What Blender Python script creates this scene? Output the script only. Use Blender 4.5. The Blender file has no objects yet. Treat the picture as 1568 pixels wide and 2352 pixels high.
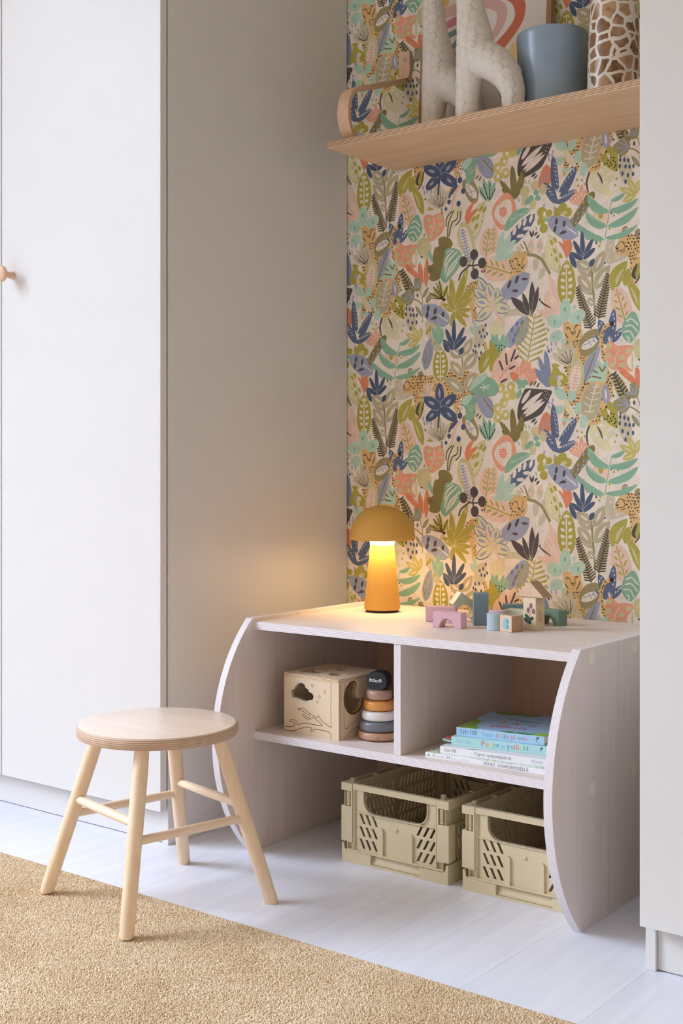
import bpy, bmesh, math, random
import numpy as np
from mathutils import Vector, Matrix
from mathutils.geometry import tessellate_polygon
C = bpy.context.scene.collection
scene = bpy.context.scene
R = math.radians
random.seed(7)

# ---------------------------------------------------------------- camera, sky, window light, exposure
cam = bpy.data.cameras.new('camera'); co = bpy.data.objects.new('camera', cam); C.objects.link(co)
co.location = (0, 0, .88); co.rotation_euler = (R(90), 0, R(37.506))
cam.sensor_fit = 'VERTICAL'; cam.sensor_height = 36; cam.lens = 36*2859.7/2352; cam.shift_y = -(1176-1078.9)/2352
cam.clip_start = .02
scene.camera = co
scene.view_settings.view_transform = 'Standard'; scene.view_settings.look = 'None'
scene.view_settings.gamma = 1; scene.view_settings.use_curve_mapping = False
scene.view_settings.exposure = 0.07
SKY = 13.6
WIN = dict(x=-4.4, y0=-2.3, y1=.78, z0=1.2, z1=3.6)
w = bpy.data.worlds.new('overcast_sky'); scene.world = w; w.use_nodes = True
nt = w.node_tree; nt.nodes.clear()
def wn(t): return nt.nodes.new(t)
tc = wn('ShaderNodeTexCoord'); sx = wn('ShaderNodeSeparateXYZ'); nt.links.new(tc.outputs['Generated'], sx.inputs[0])
rp = wn('ShaderNodeValToRGB'); mr = wn('ShaderNodeMapRange'); mr.inputs[1].default_value = -1; mr.inputs[2].default_value = 1
nt.links.new(sx.outputs[2], mr.inputs[0]); nt.links.new(mr.outputs[0], rp.inputs[0])
e = rp.color_ramp.elements; e[0].position = .50; e[0].color = (.06, .065, .05, 1)      # ground, a low sky darkened to shape the room's light, then overcast
e[1].position = 1; e[1].color = (1.10, 1.28, 1.66, 1)
m1 = e.new(.60); m1.color = (.18, .20, .23, 1); m2 = e.new(.70); m2.color = (.60, .69, .87, 1)
bg = wn('ShaderNodeBackground'); bg.inputs[1].default_value = SKY; nt.links.new(rp.outputs[0], bg.inputs[0])
wo = wn('ShaderNodeOutputWorld'); nt.links.new(bg.outputs[0], wo.inputs[0])
pl = bpy.data.lights.new('window_daylight', 'AREA'); pl.shape = 'RECTANGLE'; pl.cycles.is_portal = True
pl.size = WIN['z1']-WIN['z0']; pl.size_y = WIN['y1']-WIN['y0']; pl.energy = 1
po = bpy.data.objects.new('window_daylight', pl); C.objects.link(po)
po.location = (WIN['x'], (WIN['y0']+WIN['y1'])/2, (WIN['z0']+WIN['z1'])/2); po.rotation_euler = (0, R(-90), 0)
su = bpy.data.lights.new('hazy_sun', 'SUN'); su.energy = 2.7; su.angle = R(36); su.color = (.80, .92, 1.04)
so = bpy.data.objects.new('hazy_sun', su); C.objects.link(so); SE, SA = R(38), R(25)
so.rotation_euler = Vector((math.cos(SE)*math.cos(SA), math.cos(SE)*math.sin(SA), -math.sin(SE))).to_track_quat('-Z', 'Y').to_euler(); so.location = (-3.0, 1.2, 2.0)
scene.cycles.max_bounces = 8; scene.cycles.diffuse_bounces = 5; scene.cycles.glossy_bounces = 3
scene.cycles.sample_clamp_indirect = 6; scene.cycles.caustics_reflective = False; scene.cycles.caustics_refractive = False

# ---------------------------------------------------------------- flat print, painted by numpy
class Canvas:
    """flat print: a numpy colour field, filled by scanlines; units are mm, y up"""
    def __init__(s,w_mm,h_mm,ppm,bg,wrap=False,x0=0,y0=0):
        s.k=ppm; s.W=int(round(w_mm*ppm)); s.H=int(round(h_mm*ppm)); s.wrap=wrap; s.x0=x0; s.y0=y0
        s.a=np.empty((s.H,s.W,3),np.float32); s.a[:]=np.array(bg)/255.
    def poly(s,pts,col):
        p=np.asarray(pts,float); x=(p[:,0]-s.x0)*s.k; y=(p[:,1]-s.y0)*s.k
        c=np.array(col,np.float32)/255.
        r0=math.ceil(y.min()-.5); r1=math.floor(y.max()-.5)
        if not s.wrap: r0=max(r0,0); r1=min(r1,s.H-1)
        x2=np.roll(x,-1); y2=np.roll(y,-1)
        for r in range(r0,r1+1):
            yy=r+.5; m=(y<=yy)!=(y2<=yy)
            if not m.any(): continue
            xs=np.sort(x[m]+(yy-y[m])*(x2[m]-x[m])/(y2[m]-y[m])); row=s.a[r%s.H]
            for i in range(0,len(xs)-1,2):
                a=math.ceil(xs[i]-.5); b=math.floor(xs[i+1]-.5)+1
                if b<=a: continue
                if s.wrap:
                    a%=s.W; n=min(b-math.ceil(xs[i]-.5)-a+a,s.W); e=a+(b-math.ceil(xs[i]-.5))
                    row[a:min(e,s.W)]=c
                    if e>s.W: row[:min(e-s.W,s.W)]=c
                else: row[max(a,0):max(min(b,s.W),0)]=c
def smooth(pts,closed=True,n=5):
    p=np.asarray(pts,float)
    if len(p)<3: return p
    if closed: q=np.vstack([p[-1],p,p[0],p[1]])
    else: q=np.vstack([2*p[0]-p[1],p,2*p[-1]-p[-2]])
    out=[]
    for i in range(1,len(q)-2):
        a,b,c,d=q[i-1:i+3]
        for t in np.arange(n)/n:
            out.append(.5*((2*b)+(c-a)*t+(2*a-5*b+4*c-d)*t*t+(3*b-a-3*c+d)*t**3))
    if not closed: out.append(p[-1])
    return np.array(out)
def oval(x,y,rx,ry,ang=0,n=14):
    t=np.arange(n)*2*math.pi/n; a=math.radians(-ang); u=rx*np.cos(t); v=ry*np.sin(t)
    return np.stack([x+u*math.cos(a)-v*math.sin(a),y+u*math.sin(a)+v*math.cos(a)],1)
def band(pts,w,taper=0,n=4):
    p=smooth(pts,False,n); d=np.gradient(p,axis=0); d/=np.linalg.norm(d,axis=1)[:,None]+1e-9
    nn=np.stack([-d[:,1],d[:,0]],1); t=np.linspace(0,1,len(p))
    f=np.sin(np.pi*(t*.8+.1))**.6 if taper else np.ones(len(p))
    h=(w/2*f)[:,None]; c0=p[0]-d[0]*w*.35; c1=p[-1]+d[-1]*w*.35
    return np.vstack([p+nn*h,c1[None],(p-nn*h)[::-1],c0[None]])
def leaf(b,t,w,bend=0,sh=.8,n=11):
    b=np.array(b,float); t=np.array(t,float); d=t-b; l=np.linalg.norm(d)+1e-9; nn=np.array([-d[1],d[0]])/l
    s=np.linspace(0,1,n); mid=b+d*s[:,None]+nn*(np.sin(np.pi*s)*bend*l)[:,None]
    h=(w/2*np.sin(np.pi*np.clip(s**.9,0,1))**sh)[:,None]
    return np.vstack([mid+nn*h,(mid-nn*h)[::-1][1:-1]])
PAL=dict(w=(232,224,204),c=(247,237,223),f=(240,231,214),W=(242,238,230),p=(240,197,172),P=(244,216,196),p2=(232,170,146),s=(206,196,164),s2=(188,177,138),h=(158,144,96),h2=(140,126,68),h3=(158,148,98),
 y=(222,214,168),l=(206,198,140),l2=(208,192,98),o=(180,168,62),q=(192,178,112),z=(226,182,112),d=(96,70,40),k=(92,82,80),k2=(96,86,72),k3=(120,100,70),K=(62,50,44),v=(160,165,196),v2=(158,166,190),
 n=(80,95,126),n2=(96,111,144),n3=(112,128,168),b=(112,124,158),b2=(130,146,176),g=(132,184,150),t=(142,190,160),m=(178,212,188),r=(238,160,124),r2=(232,136,92))
def paint_wall(ops,TW,TH,ppm):
    rng=np.random.default_rng(4)
    cv=Canvas(2*TW,TH,ppm,PAL['c'],True)
    def put(pts,col):
        pts=np.asarray(pts,float); cv.poly(pts,PAL[col]); cv.poly(pts+np.array([TW,-TH/2]),PAL[col])
    def inside(x,y,P):
        x2=np.roll(P[:,0],-1); y2=np.roll(P[:,1],-1); m=(P[:,1]<=y)!=(y2<=y)
        return (np.count_nonzero(m&(x<P[:,0]+(y-P[:,1])*(x2-P[:,0])/(y2-P[:,1]+1e-12)))%2)==1
    for o in ops:
        k,col=o[0],o[1]; P=np.array(o[2],float).reshape(-1,2)
        if k=='B': put(smooth(P),col)
        elif k=='P': put(P,col)
        elif k=='L':
            _,_,_,w,slit,bend,sh=o
            if col in ('s2','n','o','k','t','m','r') and w > 9: put(leaf(P[0]-(P[1]-P[0])*.02,P[1]+(P[1]-P[0])/np.linalg.norm(P[1]-P[0])*.5,w+1.3,bend,sh),'c')
            put(leaf(P[0],P[1],w,bend,sh),col)
            d=P[1]-P[0]; n=np.array([-d[1],d[0]]); base_=np.array(PAL[col])
            if w > 5:
                for f in np.linspace(-.36,.36,7):   # brush streaks inside the leaf
                    a=P[0]+d*(.12+.2*rng.random()+.3*abs(f))+n/np.linalg.norm(n)*(w*f*.85+np.sin(.5*np.pi)*bend*np.linalg.norm(d)); b_=a+d*(.25+.3*rng.random())*(1-abs(f))
                    c2=np.clip(base_*(1+.085*(rng.random()-.45)),0,255); q=band(np.array([a,b_]),w*(.04+.06*rng.random()),1)
                    cv.poly(q,c2); cv.poly(q+np.array([TW,-TH/2]),c2)
            if slit: put(leaf(P[0]+d*.22,P[0]+d*.76,w*.24,bend*.6,.7),slit)
        elif k=='S': put(band(P,o[3],o[4]),col)
        elif k=='D':
            for x,y in P: put(oval(x,y,o[3],o[4],o[5]),col)
        elif k in 'FEVAGH':
            b,t=P; d=t-b; l=np.linalg.norm(d); e=d/l; n=np.array([-e[1],e[0]])
            if k=='F':
                _,_,_,N,ln,w,_s=o; put(band(np.array([b,t]),w*.8),col)
                for i in range(N):
                    a=b+d*((i+.6)/N); f=1-.55*(i/N)
                    for sg in (1,-1): put(band(np.array([a,a+(n*sg+e*.45)*ln*f]),w*1.05,0,1),col)
            elif k=='E':
                N,w=o[3],o[4]; put(band(np.array([b+d*.04,t-d*.08]),w*.07),col)
                for i in range(N):
                    f=(i+.5)/N; a=b+d*(.04+.86*f); s=math.sin(math.pi*(f*.8+.12))
                    for sg in (1,-1): c=a+n*sg*w*.22*s+e*w*.12; put(leaf(c-(n*sg*.8+e*.4)*w*.15*s,c+(n*sg*.8+e*.4)*w*.15*s,w*.17,0,.5),col)
            elif k=='V':
                N,w=o[3],o[4]; put(band(np.array([b,t-d*.06]),w*.06),col)
                for i in range(N):
                    f=(i+.6)/N; a=b+d*(.08+.75*f); s=math.sin(math.pi*(f*.75+.18))
                    for sg in (1,-1): put(leaf(a+(n*sg+e*.5)*w*.07,a+(n*sg+e*.9)*w*.33*s,w*.085,0,.6),col)
            elif k=='A':
                _,_,_,N,ln,w,gap,rows=o
                for i in range(N):
                    for r in range(rows):
                        a=b+d*((i+.3*r+.3)/N)+n*(r-(rows-1)/2)*gap; put(oval(a[0],a[1],ln/2,w/2,-math.degrees(math.atan2(e[1],e[0]))),col)
            elif k=='G':
                N,w=o[3],o[4]
                for i in range(N):
                    f=(i+.6)/N; a=b+d*f; h=w/2*math.sin(math.pi*f)**.6
                    for sg in (1,-1): put(band(np.array([a+n*sg*(h-w*.08),a+n*sg*(h+w*.05)]),w*.022,0,1),col)
            elif k=='H':
                N,ln=o[3],o[4]; put(band(np.array([b,t]),ln*.08),col)
                for i in range(N):
                    a=b+d*((i+.2)/N); f=.55+.75*math.sin(math.pi*min(1,(i+1.5)/N))
                    for sg in (1,-1):
                        q=a+(n*sg+e*.55)*ln*f; m=e*ln*.13
                        put(np.array([a-m*.2,a+m*.35,q+m,q-m*.6]),col)
        elif k=='Q':   # animal rosettes: broken rings scattered inside a patch of coat
            st=o[3]; x0,y0=P.min(0); x1,y1=P.max(0); tiny=col=='d'
            for j in range(int((y1-y0)/st)+1):
                for i in range(int((x1-x0)/st)+1):
                    x=x0+(i+.5*(j%2)+.3*rng.random())*st; y=y0+(j+.3*rng.random())*st
                    if not inside(x,y,P): continue
                    r=st*.33*(.75+.5*rng.random())
                    if tiny or col=='k': put(oval(x,y,r*.34 if tiny else r*.3,r*.34 if tiny else r*.6,rng.random()*90,7),'K')
                    else:
                        a0=rng.random()*6.28; t=a0+np.linspace(0,4.3,8)
                        put(np.vstack([np.stack([x+r*np.cos(t),y+r*np.sin(t)],1),np.stack([x+.26*r*np.cos(t),y+.26*r*np.sin(t)],1)[::-1]]),'K')
    g_ = cv.a@np.array([.3,.59,.11],np.float32); cv.a = np.minimum((cv.a*.82+g_[...,None]*.18)*1.07, np.array(PAL['c'],np.float32)/255)
    # gouache: slight pooling of the pigment
    H,W,_=cv.a.shape
    for s,amp in ((90,.022),(28,.026),(7,.02)):
        g=rng.random((H//s+2,W//s+2)).astype(np.float32); g[-1]=g[0]; g[:,-1]=g[:,0]
        yy=np.linspace(0,g.shape[0]-1.001,H); xx=np.linspace(0,g.shape[1]-1.001,W); yi=yy.astype(int); xi=xx.astype(int); fy=(yy-yi)[:,None]; fx=(xx-xi)[None]
        v=g[yi][:,xi]*(1-fy)*(1-fx)+g[yi+1][:,xi]*fy*(1-fx)+g[yi][:,xi+1]*(1-fy)*fx+g[yi+1][:,xi+1]*fy*fx
        cv.a*=(1+amp*(v*2-1))[...,None].astype(np.float32)
    return cv

LAMP = 25.0
# ---------------------------------------------------------------- materials
def lin(c): return tuple((v/12.92 if v <= .04045 else ((v+.055)/1.055)**2.4) for v in (x/255 for x in c))+(1,)
def newmat(name):
    m = bpy.data.materials.new(name); m.use_nodes = True
    return m, m.node_tree, m.node_tree.nodes['Principled BSDF']
def set_in(b, rough=.5, spec=.5, coat=0):
    b.inputs['Roughness'].default_value = rough; b.inputs['Specular IOR Level'].default_value = spec
    b.inputs['Coat Weight'].default_value = coat; b.inputs['Coat Roughness'].default_value = .25
def ramp(t, stops):
    r = t.nodes.new('ShaderNodeValToRGB'); e = r.color_ramp.elements
    while len(e) < len(stops): e.new(.5)
    for i, (p, c) in enumerate(stops): e[i].position = p; e[i].color = lin(c)
    return r
def plain(name, col, rough=.5, spec=.5, coat=0, vary=.03, scale=9, bump=0, bscale=300):
    m, t, b = newmat(name); set_in(b, rough, spec, coat)
    x = t.nodes.new('ShaderNodeTexCoord'); n = t.nodes.new('ShaderNodeTexNoise'); n.inputs['Scale'].default_value = scale; n.inputs['Detail'].default_value = 3
    t.links.new(x.outputs['Object'], n.inputs['Vector'])
    r = ramp(t, [(.3, tuple(c*(1-vary) for c in col)), (.7, tuple(min(255, c*(1+vary)) for c in col))])
    t.links.new(n.outputs[0], r.inputs[0]); t.links.new(r.outputs[0], b.inputs['Base Color'])
    if bump:
        n2 = t.nodes.new('ShaderNodeTexNoise'); n2.inputs['Scale'].default_value = bscale; n2.inputs['Detail'].default_value = 2
        t.links.new(x.outputs['Object'], n2.inputs['Vector'])
        bp = t.nodes.new('ShaderNodeBump'); bp.inputs['Strength'].default_value = bump; bp.inputs['Distance'].default_value = .001
        t.links.new(n2.outputs[0], bp.inputs['Height']); t.links.new(bp.outputs[0], b.inputs['Normal'])
    return m
def wood(name, c1, c2, axis=2, scale=1.0, rough=.5, coat=0, fleck=.5, stretch=.045, spec=.4):
    """grain runs along the given object axis"""
    m, t, b = newmat(name); set_in(b, rough, spec, coat)
    x = t.nodes.new('ShaderNodeTexCoord'); mp = t.nodes.new('ShaderNodeMapping'); s = [1, 1, 1]; s[axis] = stretch; mp.inputs['Scale'].default_value = s
    t.links.new(x.outputs['Object'], mp.inputs[0])
    n = t.nodes.new('ShaderNodeTexNoise'); n.inputs['Scale'].default_value = 70*scale; n.inputs['Detail'].default_value = 5; n.inputs['Roughness'].default_value = .6; n.inputs['Distortion'].default_value = .4
    n2 = t.nodes.new('ShaderNodeTexNoise'); n2.inputs['Scale'].default_value = 320*scale; n2.inputs['Detail'].default_value = 2
    t.links.new(mp.outputs[0], n.inputs['Vector']); t.links.new(mp.outputs[0], n2.inputs['Vector'])
    mx = t.nodes.new('ShaderNodeMix'); mx.inputs['Factor'].default_value = fleck*.5; mx.data_type = 'FLOAT'
    t.links.new(n.outputs[0], mx.inputs[2]); t.links.new(n2.outputs[0], mx.inputs[3])
    r = ramp(t, [(.32, c1), (.68, c2)]); t.links.new(mx.outputs[0], r.inputs[0]); t.links.new(r.outputs[0], b.inputs['Base Color'])
    bp = t.nodes.new('ShaderNodeBump'); bp.inputs['Strength'].default_value = .06; bp.inputs['Distance'].default_value = .001
    t.links.new(mx.outputs[0], bp.inputs['Height']); t.links.new(bp.outputs[0], b.inputs['Normal'])
    return m
def plyedge(name, c1, c2, axis, period, rough=.6, sharp=.22):
    """glued veneers: bands across the given object axis"""
    m, t, b = newmat(name); set_in(b, rough, .3)
    x = t.nodes.new('ShaderNodeTexCoord'); sp = t.nodes.new('ShaderNodeSeparateXYZ'); t.links.new(x.outputs['Object'], sp.inputs[0])
    a = t.nodes.new('ShaderNodeMath'); a.operation = 'MULTIPLY'; a.inputs[1].default_value = 2*math.pi/period; t.links.new(sp.outputs[axis], a.inputs[0])
    n = t.nodes.new('ShaderNodeTexNoise'); n.inputs['Scale'].default_value = 40; mp = t.nodes.new('ShaderNodeMapping'); s = [1, 1, 1]; s[axis] = 14; mp.inputs['Scale'].default_value = s
    t.links.new(x.outputs['Object'], mp.inputs[0]); t.links.new(mp.outputs[0], n.inputs['Vector'])
    si = t.nodes.new('ShaderNodeMath'); si.operation = 'SINE'; t.links.new(a.outputs[0], si.inputs[0])
    ad = t.nodes.new('ShaderNodeMath'); ad.operation = 'MULTIPLY_ADD'; ad.inputs[1].default_value = .5; t.links.new(si.outputs[0], ad.inputs[0])
    sh = t.nodes.new('ShaderNodeMath'); sh.operation = 'MULTIPLY_ADD'; sh.inputs[1].default_value = .35; sh.inputs[2].default_value = .325; t.links.new(n.outputs[0], sh.inputs[0])
    t.links.new(sh.outputs[0], ad.inputs[2])
    r = ramp(t, [(.5-sharp, c1), (.5+sharp, c2)]); t.links.new(ad.outputs[0], r.inputs[0]); t.links.new(r.outputs[0], b.inputs['Base Color'])
    return m
def printed(name, canvas, rough=.5, spec=.4, repeat=False, bump=0):
    """flat print: pixels painted by this script, laid on by UV"""
    H, W, _ = canvas.a.shape
    im = bpy.data.images.new(name, W, H); px = np.ones((H, W, 4), np.float32); px[..., :3] = np.clip(canvas.a, 0, 1)
    im.pixels.foreach_set(px.ravel()); im.update(); im.pack()
    m, t, b = newmat(name); set_in(b, rough, spec)
    u = t.nodes.new('ShaderNodeUVMap'); ti = t.nodes.new('ShaderNodeTexImage'); ti.image = im; ti.extension = 'REPEAT' if repeat else 'EXTEND'
    t.links.new(u.outputs[0], ti.inputs[0]); t.links.new(ti.outputs[0], b.inputs['Base Color'])
    return m

# ---------------------------------------------------------------- mesh building
class MB:
    def __init__(s): s.v = []; s.f = []; s.m = []; s.uv = []
    def add(s, vs, fs, m=0, uvs=None):
        o = len(s.v); s.v += [tuple(v) for v in vs]
        for i, f in enumerate(fs):
            s.f.append([o+j for j in f]); s.m.append(m if isinstance(m, int) else m[i]); s.uv.append(uvs[i] if uvs else None)
        return s
    def box(s, x0, x1, y0, y1, z0, z1, m=0, mt=None):
        v = [(x, y, z) for x in (x0, x1) for y in (y0, y1) for z in (z0, z1)]
        f = [(0, 1, 3, 2), (4, 6, 7, 5), (0, 4, 5, 1), (2, 3, 7, 6), (0, 2, 6, 4), (1, 5, 7, 3)]     # -x +x -y +y -z +z
        return s.add(v, f, mt if mt else m)
    def prism(s, loops, a0, a1, to, m=0, ms=None, uvrect=None, back=None):
        """loops: outline then holes in 2-D; 'to' maps (u, v, depth) to 3-D"""
        ms = m if ms is None else ms
        flat = [p for l in loops for p in l]; n = len(flat)
        tri = tessellate_polygon([[Vector((p[0], p[1], 0)) for p in l] for l in loops])
        vs = [to(p[0], p[1], a0) for p in flat]+[to(p[0], p[1], a1) for p in flat]
        fs, mi, uv = [], [], []
        def uvo(t):
            if not uvrect: return None
            x0, y0, x1, y1 = uvrect; return [((flat[i][0]-x0)/(x1-x0), (flat[i][1]-y0)/(y1-y0)) for i in t]
        for t in tri:
            a, b_, c = [Vector(vs[i]) for i in t]
            nrm = (b_-a).cross(c-a); d = Vector(vs[t[0]])-Vector(vs[t[0]+n])
            t = tuple(t) if nrm.dot(d) > 0 else tuple(reversed(t))
            fs.append(t); mi.append(m); uv.append(uvo(t))
            t2 = tuple(i+n for i in reversed(t)); fs.append(t2); mi.append(m if back is None else back); uv.append(uvo([i-n for i in t2]) if back is None else None)
        o = 0
        for k, l in enumerate(loops):
            L = len(l)
            for i in range(L):
                j = (i+1) % L; fs.append((o+i, o+j, o+j+n, o+i+n)); mi.append(ms); uv.append(None)
            o += L
        return s.add(vs, fs, mi, uv)
    def lathe(s, prof, n=40, c=(0, 0, 0), m=0, cap=True):
        vs = []; fs = []; k = len(prof)
        for i in range(n):
            a = 2*math.pi*i/n
            for r, z in prof: vs.append((c[0]+r*math.cos(a), c[1]+r*math.sin(a), c[2]+z))
        for i in range(n):
            j = (i+1) % n
            for q in range(k-1): fs.append((i*k+q, j*k+q, j*k+q+1, i*k+q+1))
        if cap and prof[0][0] > 1e-6: fs.append([i*k for i in range(n)][::-1])
        if cap and prof[-1][0] > 1e-6: fs.append([i*k+k-1 for i in range(n)])
        return s.add(vs, fs, m)
    def tube(s, path, rad, n=14, m=0, cap=True, up=(0, 0, 1), ell=1):
        P = [Vector(p) for p in path]; vs = []; fs = []
        if not isinstance(rad, (list, tuple)): rad = [rad]*len(P)
        for i, p in enumerate(P):
            d = (P[min(i+1, len(P)-1)]-P[max(i-1, 0)]).normalized(); u = Vector(up)
            if abs(d.dot(u)) > .95: u = Vector((1, 0, 0))
            x = d.cross(u).normalized(); y = x.cross(d).normalized()
            for k in range(n):
                a = 2*math.pi*k/n; vs.append(p+(x*math.cos(a)+y*math.sin(a)*ell)*rad[i])
        for i in range(len(P)-1):
            for k in range(n):
                l = (k+1) % n; fs.append((i*n+k, i*n+l, (i+1)*n+l, (i+1)*n+k))
        if cap: fs.append(list(range(n))[::-1]); fs.append([(len(P)-1)*n+k for k in range(n)])
        return s.add(vs, fs, m)
    def mesh(s, name, off=(0, 0, 0)):
        me = bpy.data.meshes.new(name); o = Vector(off)
        me.from_pydata([Vector(v)-o for v in s.v], [], s.f); me.polygons.foreach_set('material_index', s.m)
        if any(u is not None for u in s.uv):
            l = me.uv_layers.new(name='UVMap')
            for p, u in zip(me.polygons, s.uv):
                if u is not None:
                    for li, q in zip(p.loop_indices, u): l.data[li].uv = q
        bm = bmesh.new(); bm.from_mesh(me); bmesh.ops.recalc_face_normals(bm, faces=bm.faces); bm.to_mesh(me); bm.free()
        me.update(); return me
    def build(s, name, mats, parent=None, bevel=0, smooth=None, off=None, kind=None, org=None, seg=2):
        """parent's location is taken off when the vertices are in world units (off=None); org puts the object's own origin there"""
        base = Vector(parent.location) if (parent is not None and off is None) else Vector(off or (0, 0, 0))
        if parent is not None and parent.parent is not None and off is None: base = base+Vector(parent.parent.location)
        org = Vector(org) if org is not None else base
        me = s.mesh(name, org)
        for m in (mats if isinstance(mats, (list, tuple)) else [mats]): me.materials.append(m)
        if smooth is not None:
            me.polygons.foreach_set('use_smooth', [True]*len(me.polygons)); me.set_sharp_from_angle(angle=R(smooth))
        o = bpy.data.objects.new(name, me); C.objects.link(o)
        if parent is not None: o.parent = parent; o.location = org-base
        else: o.location = org
        if bevel:
            md = o.modifiers.new('edge', 'BEVEL'); md.width = bevel; md.segments = seg; md.limit_method = 'ANGLE'; md.angle_limit = R(40)
            me.polygons.foreach_set('use_smooth', [True]*len(me.polygons)); md.harden_normals = True
        if kind: o['kind'] = kind
        return o
def tag(o, label, cat, group=None):
    o['label'] = label; o['category'] = cat
    if group: o['group'] = group
    return o
def thing(name, label, cat, loc=(0, 0, 0), rotz=0, group=None):
    o = bpy.data.objects.new(name, None); C.objects.link(o); o.empty_display_size = .05
    o.location = loc; o.rotation_euler = (0, 0, rotz); return tag(o, label, cat, group)
def struct(name): 
    o = bpy.data.objects.new(name, None); C.objects.link(o); o['kind'] = 'structure'; return o
XZ = lambda u, v, d: (u, d, v)      # outline standing, depth along y
YZ = lambda u, v, d: (d, u, v)
XY = lambda u, v, d: (u, v, d)
def rect(x0, y0, x1, y1): return [(x0, y0), (x1, y0), (x1, y1), (x0, y1)]
def rrect(x0, y0, x1, y1, r, n=5):
    p = []
    for cx, cy, a in ((x1-r, y0+r, -90), (x1-r, y1-r, 0), (x0+r, y1-r, 90), (x0+r, y0+r, 180)):
        p += [(cx+r*math.cos(R(a+90*i/n)), cy+r*math.sin(R(a+90*i/n))) for i in range(n+1)]
    return p
def circ(x, y, r, n=24, ry=None): return [(x+r*math.cos(2*math.pi*i/n), y+(ry or r)*math.sin(2*math.pi*i/n)) for i in range(n)]

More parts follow.
